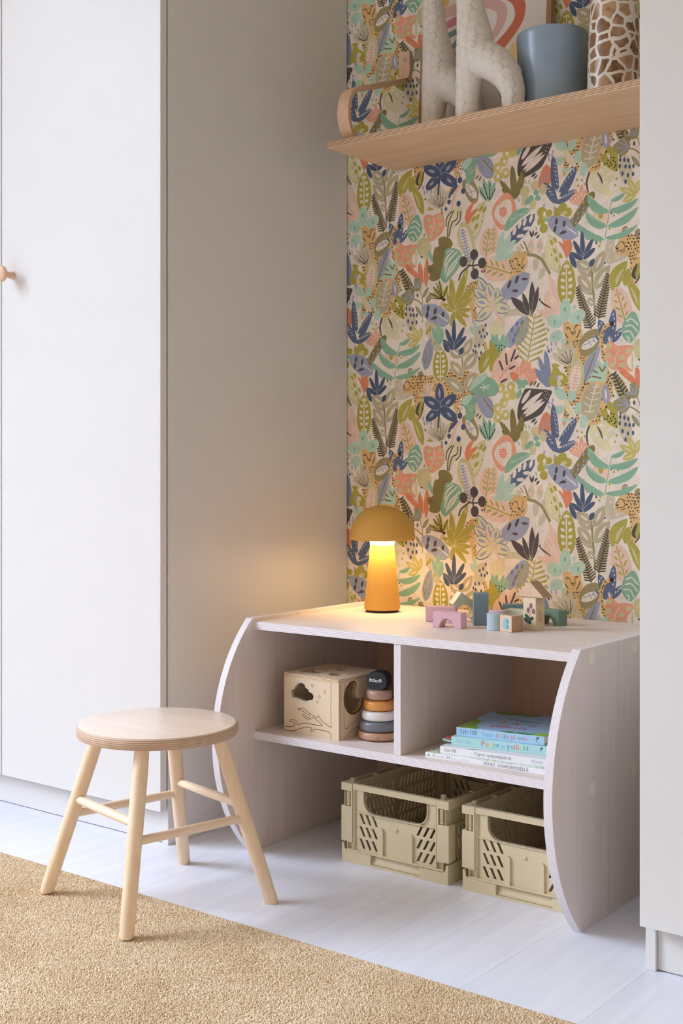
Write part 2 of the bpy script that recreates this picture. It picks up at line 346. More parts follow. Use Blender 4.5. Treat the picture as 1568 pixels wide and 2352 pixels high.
WALL_OPS = [["L","p",[-1430,1242,-1482,1326],58.0,"",0,0.8],
["L","p",[-1436,1247,-1506,1278],23.2,"",0,0.8],
["L","p",[-1448,1280,-1472,1364],25.6,"",0,0.8],
["S","k",[-1498,1303,-1486,1292,-1467,1281],4.2,1],
["S","k",[-1497,1306,-1498,1302],4.7,0],
["S","f",[-1448,1283,-1467,1319,-1475,1357],1.9,0],
["S","f",[-1459,1290,-1477,1315,-1488,1335],1.9,0],
["L","s",[-1519,1458,-1525,1419],17.0,"",0,0.8],
["L","s",[-1493,1457,-1500,1417],16.9,"",0,0.8],
["L","s",[-1482,1421,-1486,1403],16.9,"",0,0.8],
["L","s",[-1506,1417,-1511,1375],17.0,"",0,0.8],
["L","s",[-1482,1384,-1501,1353],16.9,"",0,0.8],
["L","s",[-1552,1441,-1560,1432],17.1,"",0,0.8],
["L","s",[-1538,1418,-1540,1380],17.1,"",0,0.8],
["D","p",[-1521,1453],4.3,5.2,0],
["D","p",[-1493,1448],4.2,5.2,0],
["D","p",[-1485,1384],4.2,5.2,0],
["D","p",[-1509,1410],4.2,5.2,0],
["D","p",[-1523,1433],4.3,5.2,0],
["D","p",[-1501,1428],4.2,5.2,0],
["S","h",[-1534,1420,-1511,1415,-1493,1404,-1482,1388,-1469,1366],7.6,0],
["S","h",[-1552,1448,-1544,1436],2.9,0],
["S","h",[-1542,1454,-1535,1439,-1530,1424],4.7,0],
["B","s",[-1318,1427,-1312,1437,-1298,1437,-1295,1422,-1298,1404,-1283,1401,-1266,1401,-1261,1391,-1276,1381,-1302,1375,-1316,1377,-1321,1400]],
["D","p",[-1307,1432],3.6,4.1,0],
["D","p",[-1313,1392],3.6,4.1,0],
["D","p",[-1310,1383],3.6,4.1,0],
["D","p",[-1288,1387],3.6,4.1,0],
["D","p",[-1276,1393],3.6,4.1,0],
["D","p",[-1307,1416],3.6,4.1,0],
["B","y",[-1357,1607,-1339,1611,-1320,1612,-1298,1599,-1296,1582,-1309,1566,-1307,1552,-1298,1540,-1322,1539,-1342,1552,-1362,1578,-1363,1599]],
["D","f",[-1311,1589,-1320,1570,-1342,1580,-1302,1594,-1329,1601],5.4,3.6,30],
["S","k",[-1366,1553,-1369,1574,-1366,1592,-1358,1606,-1347,1611,-1340,1606],5.0,0],
["S","k",[-1341,1598,-1333,1585,-1328,1570],4.6,1],
["D","p",[-1332,1486],23.9,26.9,0],
["D","c",[-1332,1492],7.7,10.0,0],
["S","f",[-1332,1490,-1349,1508],1.1,0],
["S","f",[-1332,1490,-1342,1511],1.1,0],
["S","f",[-1332,1490,-1332,1512],1.1,0],
["S","f",[-1332,1490,-1322,1509],1.1,0],
["S","f",[-1332,1490,-1353,1476],1.1,0],
["S","f",[-1332,1490,-1344,1464],1.1,0],
["S","f",[-1332,1490,-1332,1459],1.1,0],
["S","f",[-1332,1490,-1320,1462],1.1,0],
["D","o",[-1332,1493],6.8,9.1,0],
["L","s",[-1262,1556,-1275,1634],33.7,"",0,0.6],
["D","n",[-1281,1631,-1282,1620,-1271,1618,-1261,1615,-1283,1605,-1268,1602,-1258,1600,-1248,1600,-1276,1586,-1262,1580,-1249,1581,-1268,1566],3.2,5.4,0],
["L","l",[-1445,1364,-1469,1464],40.7,"",0.08,0.8],
["L","y",[-1448,1369,-1468,1460],35.0,"",0.08,0.8],
["D","o",[-1465,1443,-1455,1448,-1456,1421,-1439,1407,-1451,1399],4.2,7.9,-25],
["D","o",[-1465,1412,-1442,1380],2.8,3.3,0],
["L","l",[-1690,1473,-1656,1571],46.4,"",0.1,0.8],
["L","y",[-1690,1478,-1659,1566],40.3,"",0.1,0.8],
["D","o",[-1690,1528,-1678,1532,-1681,1508,-1657,1548,-1667,1553],4.4,8.8,35],
["D","o",[-1663,1519,-1693,1494],2.9,2.9,0],
["B","l",[-1734,1515,-1724,1524,-1707,1519,-1695,1498,-1687,1472,-1683,1448,-1690,1434,-1701,1408,-1715,1434,-1730,1458,-1739,1490]],
["B","w",[-1731,1507,-1718,1511,-1707,1502,-1698,1474,-1693,1449,-1704,1430,-1715,1451,-1727,1477]],
["F","v",[-1701,1415,-1725,1506],11,11.3,3.4,1],
["B","l",[-1863,1491,-1848,1497,-1830,1495,-1822,1478,-1819,1460,-1827,1445,-1842,1441,-1860,1454,-1866,1475]],
["L","t",[-1815,1429,-1830,1463],12.5,"",0,0.8],
["L","y",[-1639,1218,-1598,1268],41.1,"",0,0.8],
["B","z",[-1430,1200,-1393,1197,-1387,1175,-1369,1160,-1347,1140,-1332,1126,-1313,1125,-1304,1097,-1301,1056,-1322,1034,-1332,1012,-1334,992,-1367,988,-1357,1006,-1387,1016,-1391,994,-1398,1002,-1395,1032,-1412,1037,-1418,1012,-1428,989,-1434,996,-1428,1052,-1432,1084,-1423,1109,-1429,1135]],
["B","z",[-1432,1243,-1420,1246,-1393,1250,-1385,1243,-1383,1225,-1380,1206,-1387,1195,-1395,1180,-1405,1173,-1418,1186,-1425,1202,-1430,1214,-1433,1228]],
["S","z",[-1321,1141,-1328,1171,-1331,1196,-1323,1221,-1307,1230],10.0,0],
["D","k",[-1304,1230],5.7,5.7,0],
["Q","d",[-1432,1246,-1384,1247,-1384,1230,-1432,1233],7.9],
["S","K",[-1424,1229,-1419,1230,-1414,1225,-1411,1216,-1407,1211,-1402,1212,-1400,1218,-1402,1225,-1396,1231,-1393,1234],1.6,0],
["S","K",[-1425,1228,-1421,1225,-1418,1227],1.6,0],
["S","K",[-1402,1231,-1398,1234,-1394,1232],1.6,0],
["P","K",[-1410,1218,-1403,1217,-1407,1213]],
["S","K",[-1427,1214,-1423,1208,-1419,1203],2.3,0],
["S","K",[-1387,1222,-1390,1213,-1396,1202],2.3,0],
["Q","z",[-1428,1201,-1384,1199,-1379,1156,-1367,1141,-1379,1137,-1395,1175,-1423,1181],7.0],
["Q","z",[-1428,1135,-1410,1130,-1420,1056,-1407,1051,-1400,1083,-1377,1096,-1354,1095,-1379,1073,-1395,1032,-1384,995,-1397,1002,-1430,996,-1428,1075],8.4],
["Q","z",[-1315,1125,-1302,1093,-1300,1056,-1329,1041,-1329,1012,-1334,992,-1367,990,-1344,1008,-1332,1053,-1317,1082],8.2],
["Q","z",[-1332,1201,-1325,1221,-1311,1229,-1315,1222,-1322,1212,-1325,1191,-1321,1141,-1327,1141],7.3],
["B","z",[-1900,1131,-1891,1138,-1875,1134,-1857,1129,-1833,1129,-1813,1130,-1794,1114,-1779,1113,-1759,1142,-1730,1151,-1701,1134,-1675,1126,-1684,1109,-1684,1070,-1681,1041,-1688,1012,-1710,1042,-1727,1067,-1739,1030,-1753,989,-1768,989,-1747,1026,-1759,1053,-1797,1042,-1802,995,-1809,1007,-1815,1045,-1845,1063,-1848,1033,-1860,1016,-1878,1022,-1875,1069,-1887,1083,-1903,1087,-1911,1094,-1913,1104,-1906,1114]],
["D","h",[-1887,1143,-1854,1133],9.1,10.1,0],
["D","v",[-1884,1143],3.5,5.1,0],
["Q","z",[-1887,1136,-1815,1127,-1797,1089,-1818,1075,-1839,1071,-1848,1063,-1874,1067,-1881,1092],8.1],
["Q","z",[-1779,1113,-1762,1145,-1727,1150,-1687,1126,-1684,1075,-1733,1030,-1753,989,-1765,991,-1739,1050,-1768,1078],8.4],
["Q","z",[-1877,1034,-1860,1019,-1875,1021],6.1],
["Q","z",[-1874,1067,-1869,1067,-1872,1029,-1876,1029],6.6],
["S","K",[-1912,1105,-1906,1111,-1900,1117,-1891,1115,-1886,1112],1.5,0],
["S","K",[-1894,1117,-1891,1111,-1887,1103,-1894,1097,-1903,1096],1.5,0],
["P","K",[-1913,1104,-1903,1104,-1907,1099]],
["S","K",[-1897,1091,-1887,1095],1.5,0],
["S","K",[-1907,1099,-1906,1095,-1911,1096],1.3,0],
["L","o",[-1860,1021,-1851,1064],23.9,"",0,0.8],
["B","k",[-1868,1046,-1860,1059,-1856,1059,-1859,1046,-1862,1034,-1859,1026,-1865,1026,-1871,1034]],
["S","k",[-1843,1061,-1849,1038,-1852,1026,-1862,1014],3.5,0],
["B","z",[-1579,1429,-1568,1432,-1544,1428,-1534,1424,-1534,1403,-1537,1389,-1544,1373,-1565,1354,-1598,1314,-1614,1317,-1592,1354,-1583,1379,-1586,1404,-1582,1420]],
["Q","d",[-1577,1430,-1537,1426,-1538,1415,-1577,1419],6.2],
["Q","z",[-1583,1399,-1544,1390,-1546,1371,-1582,1374],8.1],
["Q","z",[-1584,1415,-1572,1412,-1572,1393,-1583,1399],7.2],
["S","K",[-1569,1415,-1564,1411,-1559,1406,-1560,1397,-1554,1393,-1548,1395,-1547,1404,-1544,1410],1.4,0],
["P","K",[-1559,1399,-1552,1398,-1555,1394]],
["S","K",[-1570,1413,-1564,1414,-1559,1412],1.4,0],
["S","K",[-1548,1412,-1541,1412],1.4,0],
["S","K",[-1540,1395,-1547,1387],1.9,0],
["S","K",[-1577,1428,-1575,1431,-1570,1429],1.4,0],
["S","K",[-1542,1426,-1538,1427,-1538,1423],1.4,0],
["B","z",[-1698,1366,-1681,1367,-1678,1350,-1687,1314,-1681,1289,-1685,1255,-1693,1258,-1698,1298,-1713,1308,-1727,1292,-1739,1274,-1753,1285,-1736,1318,-1715,1346]],
["Q","z",[-1701,1369,-1678,1367,-1681,1352,-1710,1325,-1724,1336],7.3],
["Q","z",[-1688,1304,-1681,1301,-1681,1265,-1688,1265],6.3],
["S","z",[-1791,1305,-1788,1315,-1782,1324],8.5,0],
["D","K",[-1780,1328],5.0,4.5,0],
["S","z",[-1678,1219,-1664,1210,-1656,1200,-1650,1182],9.7,0],
["D","K",[-1678,1218],5.4,4.9,0],
["Q","z",[-1673,1215,-1656,1209,-1647,1185,-1659,1190],6.8],
["S","h",[-1965,1547,-1968,1602,-1972,1654,-1971,1692],4.1,0],
["L","s2",[-1975,1655,-2014,1696],30.4,"w",0,0.8],
["L","s2",[-1971,1610,-2013,1659],27.0,"w",0,0.8],
["L","s2",[-1968,1627,-1926,1678],33.4,"w",0,0.8],
["L","s2",[-1971,1669,-1964,1699],20.6,"w",0,0.8],
["L","s2",[-1967,1591,-1984,1604],12.8,"w",0,0.8],
["S","h",[-1718,1074,-1721,1123,-1725,1185],3.4,0],
["L","s2",[-1727,1172,-1765,1200],27.5,"w",0,0.8],
["L","s2",[-1723,1175,-1693,1221],27.5,"w",0,0.8],
["L","s2",[-1721,1140,-1676,1184],31.9,"w",0,0.8],
["L","s2",[-1722,1123,-1762,1165],27.5,"w",0,0.8],
["L","s2",[-1715,1086,-1684,1132],31.4,"w",0,0.8],
["L","s2",[-1721,1083,-1774,1121],31.4,"w",0,0.8],
["S","h",[-1348,1272,-1354,1328,-1357,1374],4.6,0],
["L","s2",[-1359,1365,-1397,1390],27.0,"w",0,0.8],
["L","s2",[-1351,1355,-1322,1408],29.7,"w",0,0.8],
["L","s2",[-1348,1316,-1309,1372],32.0,"w",0,0.8],
["L","s2",[-1357,1312,-1393,1355],28.6,"w",0,0.8],
["L","s2",[-1349,1279,-1367,1294],16.0,"w",0,0.8],
["L","q",[-1975,1528,-2013,1633],20.6,"",0,0.8],
["F","k2",[-1975,1528,-2013,1633],17,14.9,3.6,1],
["L","q",[-1956,1551,-1929,1656],20.5,"",0,0.8],
["F","k2",[-1956,1551,-1929,1656],17,14.9,3.6,1],
["L","o",[-2040,1599,-2041,1703],46.3,"",0,0.55],
["E","w",[-2040,1599,-2041,1703],6,46.3],
["L","o",[-1791,1109,-1792,1203],48.5,"",0,0.55],
["E","w",[-1791,1109,-1792,1203],6,48.5],
["L","o",[-1423,1278,-1424,1393],49.8,"",0,0.55],
["E","w",[-1423,1278,-1424,1393],6,49.8],
["L","o",[-1920,1613,-1881,1685],35.7,"l",0.1,0.8],
["L","o",[-1846,1558,-1883,1642],25.1,"l",-0.05,0.8],
["L","o",[-1887,1624,-1878,1666],22.8,"",0,0.8],
["L","o",[-1670,1126,-1625,1193],34.1,"l",0.1,0.8],
["L","p",[-1884,1532,-1912,1625],51.9,"",0,0.5],
["V","o",[-1884,1532,-1912,1625],4,51.9],
["L","p",[-1579,1377,-1670,1410],64.5,"",0,0.5],
["V","o",[-1579,1377,-1670,1410],4,64.5],
["L","p",[-1653,1425,-1642,1501],48.5,"",0,0.5],
["V","o",[-1653,1425,-1642,1501],4,48.5],
["L","p",[-1626,1432,-1628,1509],26.5,"",0,0.8],
["S","q",[-1631,1435,-1628,1471,-1630,1497],1.9,0],
["F","q",[-1633,1437,-1631,1498],5,9.7,2.4,1],
["L","m",[-1427,1243,-1426,1300],30.6,"",0,0.45],
["L","m",[-1434,1240,-1478,1255],33.7,"",0,0.45],
["L","m",[-1434,1218,-1471,1201],27.9,"",0,0.45],
["L","m",[-1415,1243,-1373,1264],31.2,"",0,0.45],
["L","m",[-1430,1186,-1434,1205],11.6,"",0,0.45],
["D","g",[-1428,1274,-1456,1245,-1392,1252],3.2,6.0,10],
["D","g",[-1459,1208],2.3,3.3,0],
["L","m",[-1405,1270,-1400,1284],9.2,"",0,0.8],
["B","h",[-2005,1476,-2007,1495,-1994,1517,-1973,1527,-1953,1524,-1948,1507,-1956,1487,-1971,1471,-1987,1462,-2003,1466]],
["L","W",[-2002,1482,-1956,1504],20.7,"",0,0.5],
["S","v",[-1997,1489,-1968,1500],2.3,0],
["S","v",[-1986,1505,-1975,1488],2.3,0],
["S","v",[-1971,1515,-1968,1501],2.3,0],
["S","v",[-1960,1493,-1971,1502],2.3,0],
["L","n2",[-1927,1489,-1956,1550],24.2,"",0,0.6],
["L","n2",[-1927,1489,-1915,1574],21.9,"",0,0.6],
["L","n2",[-1927,1489,-1891,1526],17.9,"",0,0.6],
["L","n2",[-1927,1489,-1965,1509],14.0,"",0,0.6],
["D","W",[-1949,1540,-1943,1532,-1953,1533,-1918,1559,-1915,1549,-1920,1539,-1914,1536,-1918,1526,-1903,1517,-1906,1510,-1898,1519,-1912,1508,-1956,1508,-1948,1503],1.5,3.1,15],
["S","W",[-1927,1493,-1931,1505],2.3,0],
["S","W",[-1927,1493,-1921,1502],2.3,0],
["S","W",[-1927,1493,-1927,1507],2.3,0],
["B","g",[-1868,1562,-1857,1552,-1848,1523,-1860,1501,-1875,1488,-1892,1502,-1897,1519,-1889,1543]],
["S","c",[-1883,1540,-1871,1545,-1854,1529],3.5,0],
["S","c",[-1887,1528,-1871,1530,-1856,1514],3.5,0],
["S","c",[-1891,1515,-1875,1516,-1865,1500],3.5,0],
["S","c",[-1877,1491,-1878,1500,-1883,1503],3.5,0],
["B","r",[-1845,1550,-1831,1558,-1818,1553,-1797,1557,-1787,1557,-1779,1537,-1779,1515,-1794,1497,-1821,1485,-1833,1501,-1842,1522]],
["D","l",[-1827,1544,-1793,1545,-1821,1525,-1791,1526,-1800,1510,-1822,1498],8.0,5.5,-10],
["S","p",[-1813,1547,-1810,1524,-1821,1506],3.0,0],
["B","r",[-1318,1180,-1306,1189,-1288,1176,-1271,1177,-1249,1174,-1252,1158,-1264,1143,-1262,1127,-1249,1114,-1278,1116,-1305,1122,-1320,1141]],
["D","l",[-1311,1177,-1313,1154,-1278,1148,-1260,1163,-1277,1130,-1302,1131],8.2,5.9,-15],
["S","p",[-1283,1166,-1293,1151,-1294,1135],3.2,0],
["S","r2",[-1281,1116,-1264,1102,-1244,1085],11.7,0],
["S","r2",[-1240,1119,-1234,1101,-1233,1078],11.2,0],
["S","r2",[-1900,1428,-1881,1413,-1863,1396],11.2,0],
["L","r2",[-1846,1375,-1862,1425],13.1,"",0,0.8],
["L","r2",[-1837,1364,-1833,1447],16.6,"",0,0.8],
["S","l",[-1869,1462,-1868,1427],4.5,0],
["B","y",[-1771,1554,-1753,1564,-1730,1566,-1723,1550,-1733,1527,-1750,1512,-1765,1489,-1772,1502,-1774,1532]],
["S","k",[-1774,1519,-1771,1541,-1756,1557],3.2,0],
["S","k",[-1769,1492,-1766,1526,-1750,1558],3.2,0],
["S","k",[-1765,1491,-1756,1525,-1740,1535,-1737,1554],3.2,0],
["S","k",[-1744,1518,-1731,1531,-1728,1554],3.2,0],
["B","h",[-1721,1633,-1698,1635,-1681,1613,-1674,1593,-1681,1569,-1698,1573,-1713,1593,-1723,1614]],
["L","W",[-1681,1581,-1713,1624],20.7,"",0,0.5],
["S","v",[-1710,1617,-1695,1600,-1684,1604],2.5,0],
["S","v",[-1701,1623,-1704,1609],2.4,0],
["S","v",[-1695,1600,-1707,1597],2.4,0],
["S","v",[-1695,1600,-1695,1581],2.4,0],
["D","n",[-1731,1635],7.4,8.5,0],
["D","n",[-1721,1605],6.6,7.6,0],
["D","n",[-1765,1598],5.9,6.8,0],
["D","n",[-1764,1582],5.9,6.8,0],
["D","n",[-1774,1565],4.5,5.1,0],
["D","n",[-1735,1574],6.6,7.6,0],
["S","p",[-1756,1564,-1750,1588,-1741,1609,-1731,1620],6.4,0],
["S","p",[-1749,1590,-1759,1577],5.4,0],
["S","p",[-1744,1605,-1753,1616],4.9,0],
["L","r2",[-1707,1516,-1683,1576],12.7,"",0.15,0.8],
["L","r2",[-1707,1516,-1690,1573],12.7,"",0.15,0.8],
["L","r2",[-1707,1516,-1673,1554],12.7,"",0.15,0.8],
["L","r2",[-1707,1516,-1701,1557],12.7,"",0.15,0.8],
["L","r2",[-1424,1398,-1448,1444],11.6,"",-0.15,0.8],
["L","r2",[-1424,1398,-1430,1466],11.6,"",-0.15,0.8],
["L","r2",[-1424,1398,-1437,1452],11.6,"",-0.15,0.8],
["L","r2",[-1424,1398,-1420,1456],11.6,"",-0.15,0.8],
["L","t",[-1645,1567,-1661,1632],16.0,"",0,0.7],
["L","t",[-1645,1567,-1675,1612],16.0,"",0,0.7],
["L","t",[-1645,1567,-1642,1625],16.0,"",0,0.7],
["L","t",[-1645,1567,-1625,1617],16.0,"",0,0.7],
["S","K",[-1646,1574,-1659,1615],2.4,0],
["S","K",[-1643,1574,-1640,1615],2.4,0],
["S","K",[-1652,1574,-1670,1599],2.4,0],
["S","K",[-1642,1571,-1625,1598],2.4,0],
["L","s",[-1788,1568,-1831,1599],17.4,"",0,0.7],
["L","s",[-1788,1568,-1827,1611],17.4,"",0,0.7],
["L","s",[-1788,1568,-1812,1624],17.4,"",0,0.7],
["L","s",[-1788,1568,-1794,1634],17.4,"",0,0.7],
["L","s",[-1788,1568,-1779,1619],17.4,"",0,0.7],
["L","s",[-1788,1568,-1765,1615],17.4,"",0,0.7],
["L","s",[-1788,1568,-1833,1598],17.4,"",0,0.7],
["S","K",[-1793,1571,-1815,1587],1.5,0],
["S","K",[-1792,1573,-1812,1595],1.5,0],
["S","K",[-1791,1574,-1803,1603],1.5,0],
["S","K",[-1789,1575,-1792,1609],1.5,0],
["S","K",[-1787,1573,-1783,1600],1.5,0],
["S","K",[-1786,1573,-1774,1597],1.5,0],
["L","s",[-1414,1137,-1464,1170],16.2,"",0,0.7],
["L","s",[-1414,1137,-1451,1183],16.2,"",0,0.7],
["L","s",[-1414,1137,-1436,1194],16.2,"",0,0.7],
["L","s",[-1414,1137,-1412,1199],16.2,"",0,0.7],
["L","s",[-1414,1137,-1402,1180],16.2,"",0,0.7],
["L","s",[-1414,1137,-1461,1160],16.2,"",0,0.7],
["L","s",[-1414,1137,-1428,1191],16.2,"",0,0.7],
["S","K",[-1419,1140,-1445,1157],1.4,0],
["S","K",[-1417,1141,-1437,1165],1.4,0],
["S","K",[-1416,1142,-1427,1172],1.4,0],
["S","K",[-1414,1143,-1413,1175],1.4,0],
["S","K",[-1413,1141,-1407,1164],1.4,0],
["S","K",[-1418,1139,-1443,1151],1.4,0],
["S","h",[-1788,1568,-1785,1553],4.5,0],
["P","o",[-1836,1572,-1825,1573,-1833,1582,-1821,1575,-1810,1569,-1824,1567]],
["P","o",[-1465,1142,-1451,1143,-1464,1149,-1441,1137,-1451,1129,-1461,1129]],
["B","m",[-1368,1097,-1364,1125,-1354,1133,-1342,1126,-1343,1142,-1336,1144,-1328,1135,-1320,1141,-1313,1141,-1317,1116,-1322,1092,-1344,1094]],
["S","h2",[-1361,1125,-1341,1114],4.1,0],
["S","h2",[-1337,1129,-1327,1116],4.1,0],
["S","h2",[-1320,1129,-1328,1116],4.1,0],
["S","h2",[-1366,1103,-1359,1105],4.1,0],
["S","h2",[-1354,1106,-1332,1101],4.1,0],
["L","v2",[-1378,1088,-1333,1179],27.6,"",0.05,0.8],
["S","h2",[-1376,1091,-1364,1123,-1347,1163],3.0,0],
["G","n",[-1378,1088,-1333,1179],17,27.5],
["L","v2",[-1634,1013,-1680,1077],41.1,"",-0.05,0.5],
["S","h2",[-1661,1064,-1647,1047,-1634,1032],3.4,0],
["G","n",[-1634,1013,-1680,1077],15,40.0],
["L","s2",[-1367,997,-1348,1093],51.6,"",0,0.5],
["S","c",[-1362,1020,-1354,1054,-1342,1090],2.7,0],
["S","c",[-1376,1023,-1362,1020,-1349,1023],2.3,0],
["S","c",[-1376,1043,-1359,1034,-1342,1037],2.3,0],
["S","c",[-1373,1058,-1356,1049,-1337,1053],2.3,0],
["S","c",[-1359,1068,-1348,1064,-1334,1067],2.3,0],
["S","c",[-1353,1081,-1344,1078,-1337,1083],2.3,0],
["L","v2",[-1316,1036,-1322,1088],20.9,"W",0,0.8],
["L","l",[-1402,1062,-1393,1154],42.7,"",0,0.5],
["L","P",[-1406,1069,-1393,1139],27.7,"",0,0.5],
["F","p2",[-1405,1074,-1393,1136],8,10.2,2.3,1],
["B","m",[-1419,1070,-1407,1073,-1397,1067,-1398,1055,-1410,1046,-1418,1051]],
["B","m",[-1402,1032,-1395,1044,-1383,1040,-1387,1018,-1400,1016]],
["P","y",[-1436,1052,-1423,1056,-1402,1016,-1400,1002,-1420,1019]],
["B","m",[-1386,1009,-1374,1014,-1367,997,-1372,983,-1387,986]],
["B","m",[-1436,1005,-1415,1007,-1411,1001,-1430,998]],
["L","m",[-1423,1054,-1459,1081],25.5,"",0,0.8],
["B","m",[-1459,1032,-1443,1038,-1430,1033,-1433,1022,-1448,1017]],
["B","o",[-1332,1032,-1327,1025,-1312,1043,-1304,1041,-1295,1029,-1287,1013,-1290,980,-1310,989,-1325,1003,-1332,1014]],
["L","c",[-1307,1010,-1315,1027],6.8,"",0,0.8],
["D","K",[-1313,1009,-1306,1015,-1298,1013,-1316,1002,-1307,1003,-1300,1007,-1304,998,-1295,1002,-1296,991,-1323,1001,-1310,995,-1293,995,-1291,982],2.0,2.0,0],
["D","d",[-1318,1031],3.2,3.2,0],
["L","q",[-1261,1039,-1300,1112],30.3,"",0,0.5],
["F","k2",[-1261,1039,-1299,1111],9,14.4,4.9,1],
["B","h3",[-1906,1357,-1891,1366,-1877,1355,-1875,1339,-1887,1323,-1906,1327,-1917,1340,-1917,1350]],
["S","v",[-1878,1340,-1906,1357],3.0,0],
["S","v",[-1878,1340,-1912,1342],3.0,0],
["S","v",[-1878,1340,-1900,1326],3.0,0],
["S","v",[-1878,1340,-1891,1361],3.0,0],
["B","h3",[-1891,1374,-1875,1370,-1875,1390,-1860,1393,-1852,1380,-1854,1363,-1866,1356,-1887,1366]],
["S","v",[-1860,1366,-1874,1385],3.0,0],
["S","v",[-1860,1366,-1857,1388],3.0,0],
["S","v",[-1860,1366,-1884,1370],3.0,0],
["S","h3",[-1877,1337,-1863,1331,-1848,1319],3.5,0],
["S","h3",[-1856,1360,-1849,1337,-1847,1302,-1848,1272],2.3,0],
["L","h3",[-1848,1337,-1828,1365],11.1,"v",0,0.8],
["L","h3",[-1849,1289,-1871,1317],11.1,"v",0,0.8],
["L","h3",[-1836,1323,-1821,1347],15.1,"v",0,0.8],
["D","k",[-1864,1346],2.8,5.0,0],
["D","k",[-1851,1447],4.0,2.3,30],
["D","o",[-1842,1504],3.5,4.0,0],
["L","o",[-1749,1294,-1759,1384],19.7,"",0,0.65],
["L","o",[-1749,1294,-1707,1406],21.7,"",0,0.65],
["L","o",[-1749,1294,-1684,1357],20.7,"",0,0.65],
["L","o",[-1749,1294,-1693,1324],17.3,"",0,0.65],
["L","o",[-1749,1294,-1695,1295],13.8,"",0,0.65],
["L","o",[-1749,1294,-1701,1276],12.3,"",0,0.65],
["L","o",[-1749,1294,-1710,1251],14.8,"",0,0.65],
["L","o",[-1749,1294,-1759,1255],14.8,"",0,0.65],
["L","o",[-1749,1294,-1785,1317],17.8,"",0,0.65],
["L","o",[-1749,1294,-1771,1350],18.3,"",0,0.65],
["L","l",[-1747,1363,-1753,1376],6.4,"",0,0.8],
["L","l",[-1715,1380,-1713,1394],6.4,"",0,0.8],
["L","l",[-1765,1303,-1776,1309],6.4,"",0,0.8],
["L","l",[-1763,1335,-1768,1350],6.4,"",0,0.8],
["Q","d",[-1744,1311,-1721,1346,-1701,1352,-1724,1341],3.9],
["Q","d",[-1727,1329,-1701,1332,-1698,1328,-1724,1327],3.9],
["L","o",[-1785,1329,-1815,1364],12.9,"",0,0.8],
["L","o",[-1785,1329,-1797,1383],12.9,"",0,0.8],
["L","o",[-1785,1329,-1768,1365],12.9,"",0,0.8],
["L","o",[-1785,1329,-1827,1348],12.9,"",0,0.8],
["S","K",[-1785,1329,-1812,1364],2.0,0],
["S","K",[-1785,1329,-1805,1373],2.0,0],
["S","K",[-1785,1329,-1794,1375],2.0,0],
["S","K",[-1785,1329,-1769,1360],2.0,0],
["S","K",[-1785,1329,-1821,1335],2.0,0],
["S","K",[-1785,1329,-1827,1349],2.0,0],
["L","b",[-1634,1307,-1678,1378],29.5,"",0,0.55],
["L","y",[-1634,1307,-1677,1375],25.1,"",0,0.55],
["L","v",[-1649,1332,-1671,1367],7.3,"",0,0.8],
["L","b",[-1635,1304,-1690,1347],29.5,"",0,0.55],
["L","y",[-1635,1304,-1688,1346],25.1,"",0,0.55],
["L","v",[-1654,1319,-1681,1341],7.3,"",0,0.8],
["L","b",[-1635,1301,-1687,1317],29.5,"",0,0.55],
["L","y",[-1635,1301,-1686,1317],25.1,"",0,0.55],
["L","v",[-1653,1307,-1679,1315],7.3,"",0,0.8],
["L","b",[-1634,1296,-1681,1264],29.5,"",0,0.55],
["L","y",[-1634,1296,-1679,1266],25.1,"",0,0.55],
["L","v",[-1650,1285,-1674,1269],7.3,"",0,0.8],
["L","b",[-1633,1305,-1648,1359],29.5,"",0,0.55],
["L","y",[-1633,1305,-1648,1357],25.1,"",0,0.55],
["L","v",[-1638,1324,-1646,1351],7.3,"",0,0.8],
["L","b",[-1631,1304,-1619,1344],29.5,"",0,0.55],
["L","y",[-1631,1304,-1620,1343],25.1,"",0,0.55],
["L","v",[-1627,1318,-1621,1338],7.2,"",0,0.8],
["L","b",[-1630,1302,-1588,1318],29.4,"",0,0.55],
["L","y",[-1630,1302,-1589,1318],25.1,"",0,0.55],
["L","v",[-1615,1308,-1594,1316],7.2,"",0,0.8],
["L","b",[-1629,1298,-1581,1284],29.4,"",0,0.55],
["L","y",[-1629,1298,-1582,1285],25.1,"",0,0.55],
["L","v",[-1612,1293,-1588,1287],7.2,"",0,0.8],
["S","p",[-1653,1338,-1639,1312,-1625,1285,-1600,1251],8.2,0],
["L","v2",[-1763,1264,-1852,1315],50.7,"",0,0.5],
["D","k",[-1830,1308,-1808,1299,-1784,1287,-1833,1291],4.3,9.0,12],
["S","f",[-1769,1269,-1798,1290],3.0,0],
["L","v2",[-1392,1450,-1475,1504],49.5,"",0,0.5],
["D","k",[-1451,1493,-1430,1485,-1455,1475],4.0,8.4,12],
["S","f",[-1397,1456,-1425,1477],2.8,0],
["B","k",[-1822,1278,-1810,1287,-1802,1283,-1805,1278]],
["B","k",[-1445,1460,-1433,1468,-1424,1465,-1428,1461]],
["L","v2",[-1608,1322,-1526,1372],51.7,"",-0.05,0.5],
["D","k",[-1562,1360,-1584,1350],4.3,11.4,25],
["D","k",[-1540,1359,-1567,1332],9.0,3.3,5],
["L","v2",[-1597,1192,-1532,1267],49.2,"",-0.08,0.5],
["D","n3",[-1576,1235,-1562,1248,-1547,1250,-1558,1233,-1566,1221,-1572,1207],3.8,7.2,15],
["L","s",[-1601,1270,-1527,1264],18.7,"",0.15,0.8],
["L","k",[-1523,1267,-1580,1317],22.5,"",0,0.7],
["L","k",[-1518,1265,-1519,1352],18.9,"",0,0.8],
["L","k",[-1517,1270,-1501,1339],14.2,"",0,0.8],
["L","k",[-1527,1270,-1546,1326],14.2,"",0,0.8],
["H","o",[-1533,1145,-1510,1269],9,33.1],
